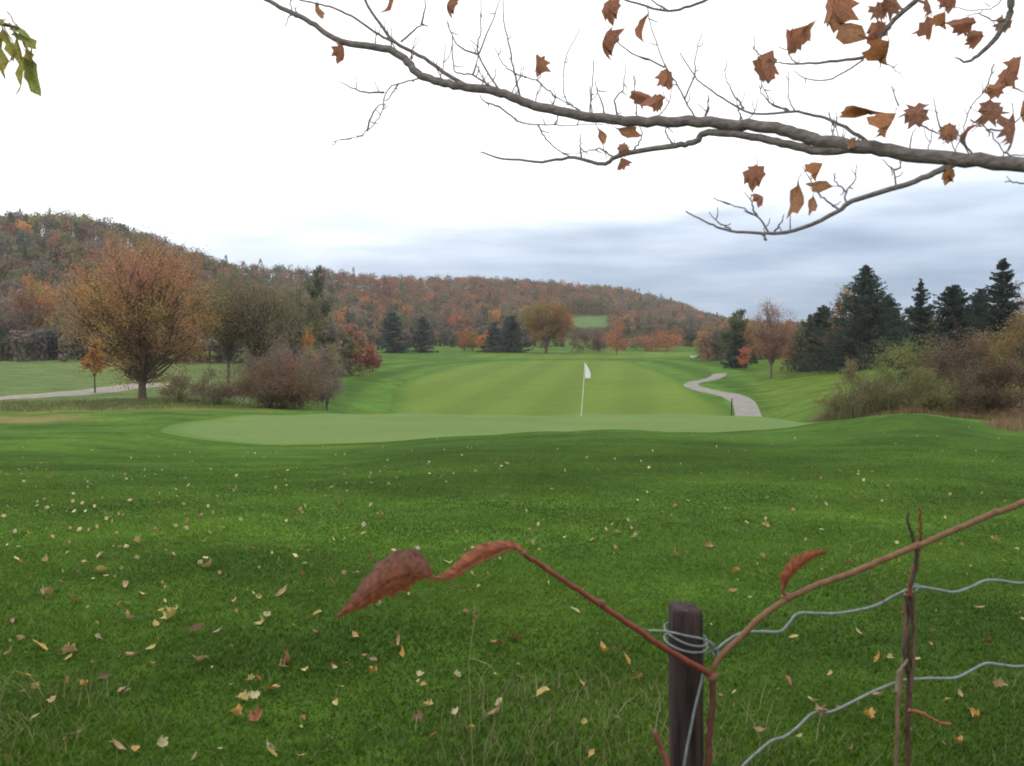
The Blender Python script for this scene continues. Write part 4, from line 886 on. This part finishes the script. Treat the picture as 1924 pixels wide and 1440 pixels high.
for q in range(60):       # fine upright shoots from the main limb
    k = rng.integers(0, len(c) - 1); x0 = CX + FPX * c[k, 0] / c[k, 1]
    if x0 > 1900 or x0 < 520 or shoots + len(TW) >= 100: continue
    shoots += 1; mT = MB()
    _, y0 = pxof(*c[k]); ln = rng.uniform(15, 75); s = rng.normal(0, .45)
    limb(mT, [(x0, y0), (x0 + ln * s * .6, y0 - ln * .5), (x0 + ln * s * .7 + rng.normal() * 6, y0 - ln)], 1.3, .7, 4, col=TWIGC, sub=4, wig=.001)
    x1, y1 = x0 + ln * s * .6, y0 - ln * .5; s2 = rng.choice([-1, 1]) * rng.uniform(.3, .8)
    limb(mT, [(x1, y1), (x1 + s2 * ln * .25, y1 - ln * .2), (x1 + s2 * ln * .35, y1 - ln * .5)], 1.0, .6, 4, col=TWIGC, sub=3)
    mT.build('twig', M_LIMB, mt, smooth=True)
m = MB(); m.tube([(0, 0, -.2), (.02, 0, .1), (0, .02, 1.2), (.05, 0, 2.4), (.0, .1, 3.6), (.1, .1, 5.5), (.0, .2, 7.5)], [.26, .19, .16, .15, .12, .09, .03], 14, LIMBC); 
m.tube([(.05, 0, 2.4), (-.1, .1, 3.1), (-.5, .3, 4.4)], [.07, .05, .015], 8, LIMBC); m.build('trunk', M_LIMB, mt, smooth=True)
ML = [(600, 17, 34, 20), (729, 8, 34, 26), (839, 12, 36, 24), (647, 99, 36, 20), (1008, 123, 40, 28), (1131, 82, 54, 24), (1142, 17, 46, 40), (1205, 56, 46, 42), (1131, 260, 44, 20), (1178, 247, 34, 44), (1172, 281, 24, 26), (1163, 307, 26, 14),
 (1434, 131, 54, 46), (1256, 147, 42, 40), (1203, 179, 30, 42), (1236, 190, 36, 38), (1484, 80, 48, 42), (1521, 58, 46, 34), (1566, 20, 70, 50), (1600, 62, 66, 70), (1644, 58, 44, 40), (1669, 96, 52, 28), (1681, 6, 44, 52), (1752, 52, 44, 40), (1748, 10, 40, 24), (1777, 37, 30, 20), (1812, 44, 36, 46), (1835, 66, 34, 38), (1885, 50, 34, 34), (1914, 129, 46, 40), (1889, 146, 40, 32), (1868, 168, 26, 34), (1864, 208, 44, 52), (1908, 243, 66, 48), (1627, 204, 14, 68),
 (1675, 233, 54, 44), (1719, 213, 40, 52), (1783, 249, 38, 36), (1816, 256, 46, 34), (1781, 328, 34, 30), (1417, 330, 48, 46), (1434, 371, 34, 26), (1494, 374, 64, 42), (1526, 384, 34, 28), (1540, 322, 34, 26), (1543, 350, 34, 46), (1602, 268, 26, 26), (1790, -4, 40, 40), (1655, 20, 40, 40), (1925, 205, 40, 30)]
MLM = []
for k in range(9):
    col = [(168, 116, 88), (158, 108, 84), (174, 126, 94), (178, 124, 84), (150, 108, 88)][k % 5]
    MLM.append(leaf_mesh('leaf', (OVAL if k in (2, 5) else MAPLE) if k < 7 else LONG, A(*col, .95), curl=[.9, 1.3, -1.1, 1.6, .7, -1.0, 1.4, 1.2, .9][k], fold=[.35, .7, .5, .9, .5, .8, .6, .9, .6][k], mat=M_DRY, seed=300 + k, stalk=.3))
for (px, py, h, w) in ML:
    d = dep(px) + rng.uniform(-.04, .02); p = P(px, py, d) - mt_base; k = int(rng.integers(0, 7))
    o = bpy.data.objects.new('leaf', MLM[k]); link(o, mt); o.location = p
    s = max(h, w) * d / FPX * 1.04
    # hang tip down, face roughly to the south, turned edge-on when the leaf reads narrow
    yaw = math.acos(min(1, max(.3, min(h, w) / max(h, w)))) * rng.choice([-1, 1]) if h >= w else 0
    roll = rng.normal(0, .35) if h >= w else R(90) * rng.choice([-1, 1]) + rng.normal(0, .3)
    rot = Matrix.Rotation(yaw, 4, 'Z') @ Matrix.Rotation(roll, 4, 'Y') @ Matrix.Rotation(R(-90) + rng.normal(0, .25), 4, 'X')
    o.rotation_euler = rot.to_euler(); o.scale = (s, s, s)
    if h < w: o.scale = (s * h / w * 1.1 + s * .1, s, s)
# leafy twig dropping in at the top left, from a young tree standing outside the picture
at_base = np.array((-2.75, 2.5, 0.)); at = empty('ash_tree', at_base, 'slim tree whose yellow green leaves droop in at the top left corner', 'tree')
m = MB(); m.tube([(0, 0, -.2), (.01, 0, 1.2), (-.03, .02, 2.6), (.0, 0, 4.2)], [.07, .055, .04, .012], 9, A(120, 112, 100)); m.build('trunk', M_LIMB, at, smooth=True)
def W2(px, py, d=2.5): return P(px, py, d) - at_base
m = MB(); m.tube(open_curve([(-.03, .02, 2.75), W2(-480, -20), W2(-250, 5), W2(-90, 25), W2(-10, 42), W2(30, 52), W2(46, 60)], 5), np.linspace(.016, .0022, 31), 6, A(120, 112, 90)); m.build('branch', M_LIMB, at, smooth=True)
ALM = [leaf_mesh('leaf', LONG, A(*cc, 1.0), curl=.5 * sg, fold=.35, mat=M_DRY, seed=400 + k, stalk=.2) for k, (cc, sg) in enumerate([((168, 160, 84), 1), ((142, 148, 78), -1), ((186, 166, 88), 1)])]
for q, (x0, y0, x1, y1) in enumerate([(8, 58, 30, 122), (20, 56, 62, 84), (34, 52, 76, 106), (46, 80, 42, 186), (52, 88, 70, 176), (30, 62, 24, 132), (-8, 60, 2, 152), (14, 50, 52, 66), (40, 74, 62, 128), (-4, 38, 14, 46), (44, 100, 60, 150)]):
    a, b = P(x0, y0, 2.5 + .02 * (q % 3)), P(x1, y1, 2.5 - .03 * (q % 2)); v = Vector(b - a); L_ = v.length
    o = bpy.data.objects.new('leaf', ALM[q % 3]); link(o, at); o.location = tuple((a + b) / 2 - at_base)
    qd = v.to_track_quat('Y', 'Z'); o.rotation_euler = (qd.to_matrix() @ Matrix.Rotation(rng.uniform(-.9, .9) + R(60), 3, 'Y')).to_euler(); o.scale = (L_ * 1.1, L_ * .9, L_)
    bpy.context.view_layer.update() if False else None

# ------------------------------------------------------------------ wire fence, vines
FD = 1.7
def fd(px): return FD + (px - 1290) * .00035
def F3(px, py, dz=0): return P(px, py, fd(px) + dz)
fpst = F3(1289, 1141); fb = np.array((fpst[0], fpst[1], 0.)); wf = empty('wire_fence', fb, 'sagging galvanised wire fence ending at a dark wooden stake', 'fence')
m = MB(); r = .029; hh = fpst[2]
n = 10; ring = [(-1, -.8), (-.9, -1), (.9, -1), (1, -.85), (1, .85), (.9, 1), (-.9, 1), (-1, .8)]
rg = np.array(ring) * r; zs = np.concatenate([np.linspace(-.2, hh - .006, 24), [hh]]); v = []
for a, z in enumerate(zs):
    s = 1 if a < len(zs) - 1 else .9
    for b, (x, y) in enumerate(rg): v.append((x * s + rng.normal(0, .0006) + .004 * math.sin(z * 3), y * s + rng.normal(0, .0006), z + (0 if a < len(zs) - 2 else rng.normal(0, .0015) + (-.004 if x > 0 else .003))))
k = len(rg); i = np.arange(len(zs) - 1)[:, None] * k; j = np.arange(k)[None]; j2 = (j + 1) % k
m.add(v, np.stack([i + j, i + j2, i + k + j2, i + k + j], -1).reshape(-1, 4)); last = (len(zs) - 1) * k
m.f.append(np.array([[last, last + q, last + q + 1] for q in range(1, k - 1)]))
pm = m.build('post', M_POST, wf)
p2 = bpy.data.objects.new('post', pm.data); link(p2, wf); p2.location = F3(2500, 1040) - fb - np.array((0, 0, F3(2500, 1040)[2] - fb[2])) + np.array((0, .035, .12))
def wire(name, pts, rpx, parent, base, mat=M_WIRE, dz=0, sub=5, n=7, col=(1, 1, 1), taper=None, wig=0):
    c = open_curve([F3(a, b, dz if np.ndim(dz) == 0 else dz[q]) for q, (a, b) in enumerate(pts)], sub)
    if wig: c[1:-1] += rng.normal(0, wig, c[1:-1].shape)
    rr = np.linspace(rpx, taper if taper else rpx, len(c)) * c[:, 1] / FPX
    m = MB(); m.tube(c - base, rr, n, col); return m.build(name, mat, parent, smooth=True)
W1 = [(1338, 1228), (1365, 1205), (1395, 1189), (1430, 1187), (1465, 1187), (1482, 1172), (1500, 1153), (1540, 1153), (1580, 1152), (1640, 1140), (1680, 1120), (1706, 1108), (1725, 1103), (1760, 1108), (1793, 1113), (1825, 1103), (1852, 1091), (1885, 1092), (1924, 1096), (2020, 1085), (2200, 1060), (2500, 1040)]
W2_ = [(1330, 1510), (1395, 1440), (1425, 1412), (1450, 1392), (1475, 1384), (1500, 1365), (1528, 1340), (1560, 1338), (1600, 1320), (1640, 1300), (1680, 1284), (1700, 1278), (1750, 1275), (1795, 1274), (1825, 1260), (1852, 1247), (1885, 1250), (1924, 1252), (2050, 1235), (2300, 1215), (2500, 1200)]
W3 = [(1330, 1680), (1500, 1560), (1700, 1500), (1924, 1470), (2200, 1430), (2500, 1400)]
wire('strand', W1, 2.5, wf, fb); wire('strand', W2_, 2.5, wf, fb); wire('strand', W3, 2.5, wf, fb)
# wire wrapped twice round the stake, twisted knot on its right side
def wrap(py, k):
    z = F3(1289, py)[2]; th = np.linspace(R(-20), R(340), 40); rr = .037
    return np.stack([rr * 1.12 * np.cos(th), rr * np.sin(th), z + .008 * np.sin(th + k) - .012 * np.cos(th)], 1)
m = MB(); m.tube(wrap(1192, 0), .0021, 6); m.tube(wrap(1207, .7), .0021, 6)
a = F3(1218, 1185) - fb; m.tube(open_curve([a, (-.045, -.03, a[2] + .0), (-.01, -.041, a[2] - .004), (.035, -.03, a[2] - .018), F3(1342, 1222, -.03) - fb], 6), .0021, 6)
kx = F3(1342, 1222) - fb
for q in range(5): m.tube([kx + rng.normal(0, .006, 3), kx + rng.normal(0, .007, 3), kx + rng.normal(0, .008, 3)], .0021, 5)
m.build('tie_wire', M_WIRE, wf, smooth=True)
wire('loose_wire', [(1322, 1262), (1316, 1290), (1306, 1330), (1298, 1370), (1290, 1410), (1284, 1450), (1278, 1520)], 2.6, wf, fb, dz=-.06)
m = MB(); kx = F3(1540, 1336) - fb
for q in range(12):
    m.tube([kx + rng.normal(0, .003, 3), kx + rng.normal(0, .006, 3), kx + rng.normal(0, .008, 3), kx + rng.normal(0, .005, 3)], .0014, 4)
m.build('knot', solid('dry tendril', A(178, 150, 120), .9, 40, .3), wf)
m = MB(); kx = F3(1718, 1104) - fb
for q in range(4): m.tube([kx + rng.normal(0, .005, 3), kx + rng.normal(0, .006, 3), kx + rng.normal(0, .006, 3)], .002, 5)
m.build('knot', M_WIRE, wf)

M_VLEAF = leafmat('vine leaf', .3, .7, 120.)
M_VINE = solid('vine bark', (1, 1, 1), .6, 60, .3, .4, stretch=(1, 1, .3), tint=True)
vb = np.array((F3(1335, 1440)[0] + .02, FD - .05, 0.)); vn = empty('vine', vb, 'reddish woody vine climbing the dark stake with two long arching stems', 'vine')
REDV = A(132, 62, 48); BRV = A(130, 92, 64)
wire('stem', [(1325, 2300), (1322, 1900), (1326, 1600), (1330, 1440), (1334, 1380), (1338, 1320), (1340, 1275)], 8.5, vn, vb, M_VINE, dz=-.06, col=A(104, 62, 50), taper=6, wig=.001)
wire('stem', [(1340, 1278), (1332, 1266), (1261, 1226), (1207, 1190), (1150, 1152), (1100, 1118), (1060, 1092), (1020, 1064), (983, 1040)], 6.5, vn, vb, M_VINE, dz=-.08, col=REDV, taper=4.5, wig=.0006)
wire('stem', [(1338, 1274), (1346, 1245), (1380, 1208), (1430, 1160), (1480, 1126), (1540, 1098), (1600, 1077), (1660, 1052), (1725, 1025), (1780, 1002), (1850, 972), (1924, 943), (2050, 890), (2300, 800)], 6.0, vn, vb, M_VINE, dz=-.08, col=BRV, taper=5.5, wig=.0006)
for px, py, rr in [(1480, 1124, 10), (1338, 1272, 12), (1128, 1134, 8), (1722, 1026, 9), (1870, 962, 8), (983, 1040, 6)]:
    m = MB(); p = F3(px, py, -.08) - vb; k = rr * FD / FPX; g_ = rng.normal(0, k * .2, 3)
    m.tube([p - np.array((k, 0, -k * .3)), p - np.array((k * .4, 0, 0)), p + g_ * .5, p + np.array((k * .5, 0, k * .2)), p + np.array((k, 0, k * .2))], [k * .3, k * .75, k * .9, k * .7, k * .3], 7, BRV)
    m.build('node', M_VINE, vn, smooth=True)
wire('tendril', [(1640, 1062), (1630, 1090), (1660, 1130), (1700, 1155)], 1.6, vn, vb, M_VINE, dz=-.05, col=A(120, 84, 62), taper=.8)
wire('tendril', [(1480, 1126), (1470, 1110), (1472, 1100)], 3, vn, vb, M_VINE, dz=-.08, col=A(150, 80, 60), taper=2)
def ribbonleaf(name, mid, widths, parent, base, cols, cup=.5, seed=5, dz=-.08, mat=None):
    """a drooping leaf: pixel midline, half-widths in pixels above and below it, curled in depth"""
    g = np.random.default_rng(seed); Mc = open_curve([F3(a, b, dz) for a, b in mid], 6); n = len(Mc)
    wt = np.interp(np.linspace(0, 1, n), np.linspace(0, 1, len(widths)), widths) * FD / FPX
    t = np.gradient(Mc, axis=0); t /= np.linalg.norm(t, axis=1)[:, None]; s = np.cross(t, np.array((0, 1., 0))); s /= np.linalg.norm(s, axis=1)[:, None]
    s *= np.sign(s[:, 2:3] + 1e-9); k = 9; v = []; cc = []
    for a in range(n):
        for b in range(k):
            q = (b / (k - 1)) * 2 - 1; ed = 1 + (.1 * math.sin(a * 1.9 + q * 3) + g.normal(0, .05)) * (abs(q) > .7)
            v.append(Mc[a] + s[a] * wt[a] * q * ed * (1 - .12 * cup * q * q) + np.array((0, 1, 0)) * wt[a] * cup * q * q * (1 if q > 0 else 1.3) + g.normal(0, .0006, 3))
            f = (q + 1) / 2; cc.append(np.array(cols[0]) * (1 - f) + np.array(cols[1]) * f)
    i = np.arange(n - 1)[:, None] * k; j = np.arange(k - 1)[None]
    m = MB(); m.add(np.array(v) - base, np.stack([i + j, i + j + 1, i + k + j + 1, i + k + j], -1).reshape(-1, 4), np.array(cc))
    ob = m.build(name, mat or M_VLEAF, parent, smooth=True)
    m = MB(); m.tube(Mc - base - np.array((0, .001, 0)), np.linspace(.0013, .0005, n), 5, np.array(cols[0]) * .7)
    for a in range(3, n - 2, 3):
        for sg in (-1, 1):
            e = Mc[min(a + 3, n - 1)] + s[a] * wt[a] * .8 * sg + np.array((0, 1, 0)) * wt[a] * cup * .62
            m.tube([Mc[a] - base - np.array((0, .001, 0)), (Mc[a] + e) / 2 - base - np.array((0, .003, 0)), e - base - np.array((0, .0015, 0))], [.0007, .0005, .0003], 4, np.array(cols[0]) * .75)
    m.build('veins', M_VLEAF, ob, smooth=True)
    return ob
o = ribbonleaf('leaf', [(812, 1082), (770, 1076), (720, 1098), (675, 1132), (632, 1160)], [4, 32, 38, 28, 14, 1.5], vn, vb, [A(156, 88, 58, 1.2), A(112, 78, 64, 1.2)], .9); o['label'] = 'big drooping two toned red and purple leaf at the tip'
wire('leaf_stalk', [(985, 1041), (968, 1030), (940, 1040), (890, 1062), (850, 1086), (812, 1084), (770, 1078)], 2.4, vn, vb, M_VINE, dz=-.08, col=A(146, 96, 66), taper=2)
o = ribbonleaf('leaf', [(984, 1036), (960, 1028), (920, 1036), (885, 1054), (850, 1080), (815, 1090)], [3, 10, 14, 15, 11, 3], vn, vb, [A(164, 96, 66, 1.1), A(150, 92, 70, 1.1)], .8, seed=6); o['label'] = 'narrow curled brown leaf along the arching tip'
o = ribbonleaf('leaf', [(1474, 1108), (1480, 1085), (1500, 1062), (1528, 1045), (1556, 1036)], [4, 12, 15, 11, 1.5], vn, vb, [A(140, 88, 56, 1.2), A(148, 82, 54, 1.2)], .8, seed=7); o['label'] = 'upright narrow orange red leaf on the right stem'
# dead vine tangled up a thin stake
db = np.array((F3(1703, 1440)[0], fd(1703), 0.)); dv = empty('dead_vine', db, 'grey brown dead vine stems tangled upright through the fence wires', 'vine')
GB = A(92, 74, 62)
for q, (pts, r0, r1, cc) in enumerate([
    ([(1700, 2200), (1702, 1700), (1706, 1440), (1705, 1360), (1708, 1280), (1704, 1200), (1706, 1110)], 4.5, 6, A(96, 66, 54)),
    ([(1690, 2200), (1684, 1600), (1684, 1440), (1686, 1330), (1696, 1260), (1700, 1190), (1702, 1116)], 4, 4, A(134, 104, 84)),
    ([(1712, 1300), (1716, 1230), (1718, 1180), (1715, 1112)], 4, 4.5, A(110, 88, 72)),
    ([(1708, 1260), (1698, 1220), (1712, 1160), (1700, 1118)], 3.5, 3, A(84, 68, 58)),
    ([(1710, 1120), (1712, 1090), (1722, 1052), (1728, 1030), (1730, 990), (1726, 954)], 4.5, 2, A(128, 66, 50)),
    ([(1712, 1100), (1722, 1050), (1716, 1015), (1708, 985), (1706, 962)], 4, 2, A(70, 58, 48)),
    ([(1708, 1334), (1735, 1342), (1760, 1356), (1786, 1361)], 3.5, 2.5, A(160, 96, 62)),
    ([(1684, 1300), (1690, 1262), (1705, 1240)], 3, 2, A(140, 128, 108))]):
    wire('stem', pts, r0, dv, db, M_VINE, dz=-.02 - .006 * q, col=cc, taper=r1, wig=.0012)
sb = np.array((F3(1262, 1440)[0], fd(1262) - .05, 0.)); sp = empty('red_shoot', sb, 'short reddish cut shoot leaning left of the stake foot', 'twig')
wire('stem', [(1300, 2200), (1275, 1600), (1256, 1450), (1244, 1412), (1230, 1376)], 7.5, sp, sb, M_VINE, dz=-.05, col=A(140, 86, 68), taper=5, wig=.0008)
wire('bud', [(1232, 1382), (1226, 1374), (1222, 1364)], 4.5, sp, sb, M_VINE, dz=-.05, col=A(150, 110, 84), taper=2)
# thin pale seed stalk rising from the lawn
b = onground(888, 2.75); st = empty('grass_stalk', b, 'single thin pale grass stalk rising in front of the lawn', 'plant')
m = MB(); Q = [P(890, 1560, 2.75), P(888, 1440, 2.75), P(884, 1330, 2.76), P(882, 1240, 2.76), P(892, 1160, 2.77)]; Q[0][2] = 0
m.tube(open_curve(Q, 6) - b, np.linspace(.0022, .0012, 25), 5, A(150, 150, 90)); m.build('stalk', M_BARK, st)
m = MB(); m.leaves(np.array([P(892 + rng.normal(0, 1.5), 1160 + rng.uniform(-26, 10), 2.77) for _ in range(40)]) - b, .012, A(170, 160, 110)); m.build('seed_head', M_FALL, st)
m = MB(); m.tube(open_curve([P(882, 1236, 2.76) - b, P(915, 1248, 2.74) - b, P(936, 1268, 2.73) - b], 5), np.linspace(.0015, .0006, 11), 4, A(150, 160, 120)); m.build('blade', M_BARK, st)
bpy.context.view_layer.update()

# ------------------------------------------------------------------ haze
hm = bpy.data.materials.new('haze air'); hm.use_nodes = True; t = hm.node_tree
for n in list(t.nodes): t.nodes.remove(n)
v = t.nodes.new('ShaderNodeVolumePrincipled'); v.inputs['Color'].default_value = (1, .98, .95, 1); v.inputs['Density'].default_value = .00018; v.inputs['Anisotropy'].default_value = 0
o = t.nodes.new('ShaderNodeOutputMaterial'); t.links.new(v.outputs[0], o.inputs['Volume'])
m = MB(); zl = float(V[:, 2].min()) - 1; xw = float(np.abs(V[:, 0]).max()) + 20
box(m, -xw, xw, -40, 1520, zl, 75); hz = m.build('haze', hm); tag(hz, kind='stuff')
hz['label'] = 'thin pale haze in the valley air'; hz['category'] = 'haze'

for o in SC.objects:
    l = o.get('label')
    if l and len(l.split()) > 16: print('LONG', len(l.split()), l)
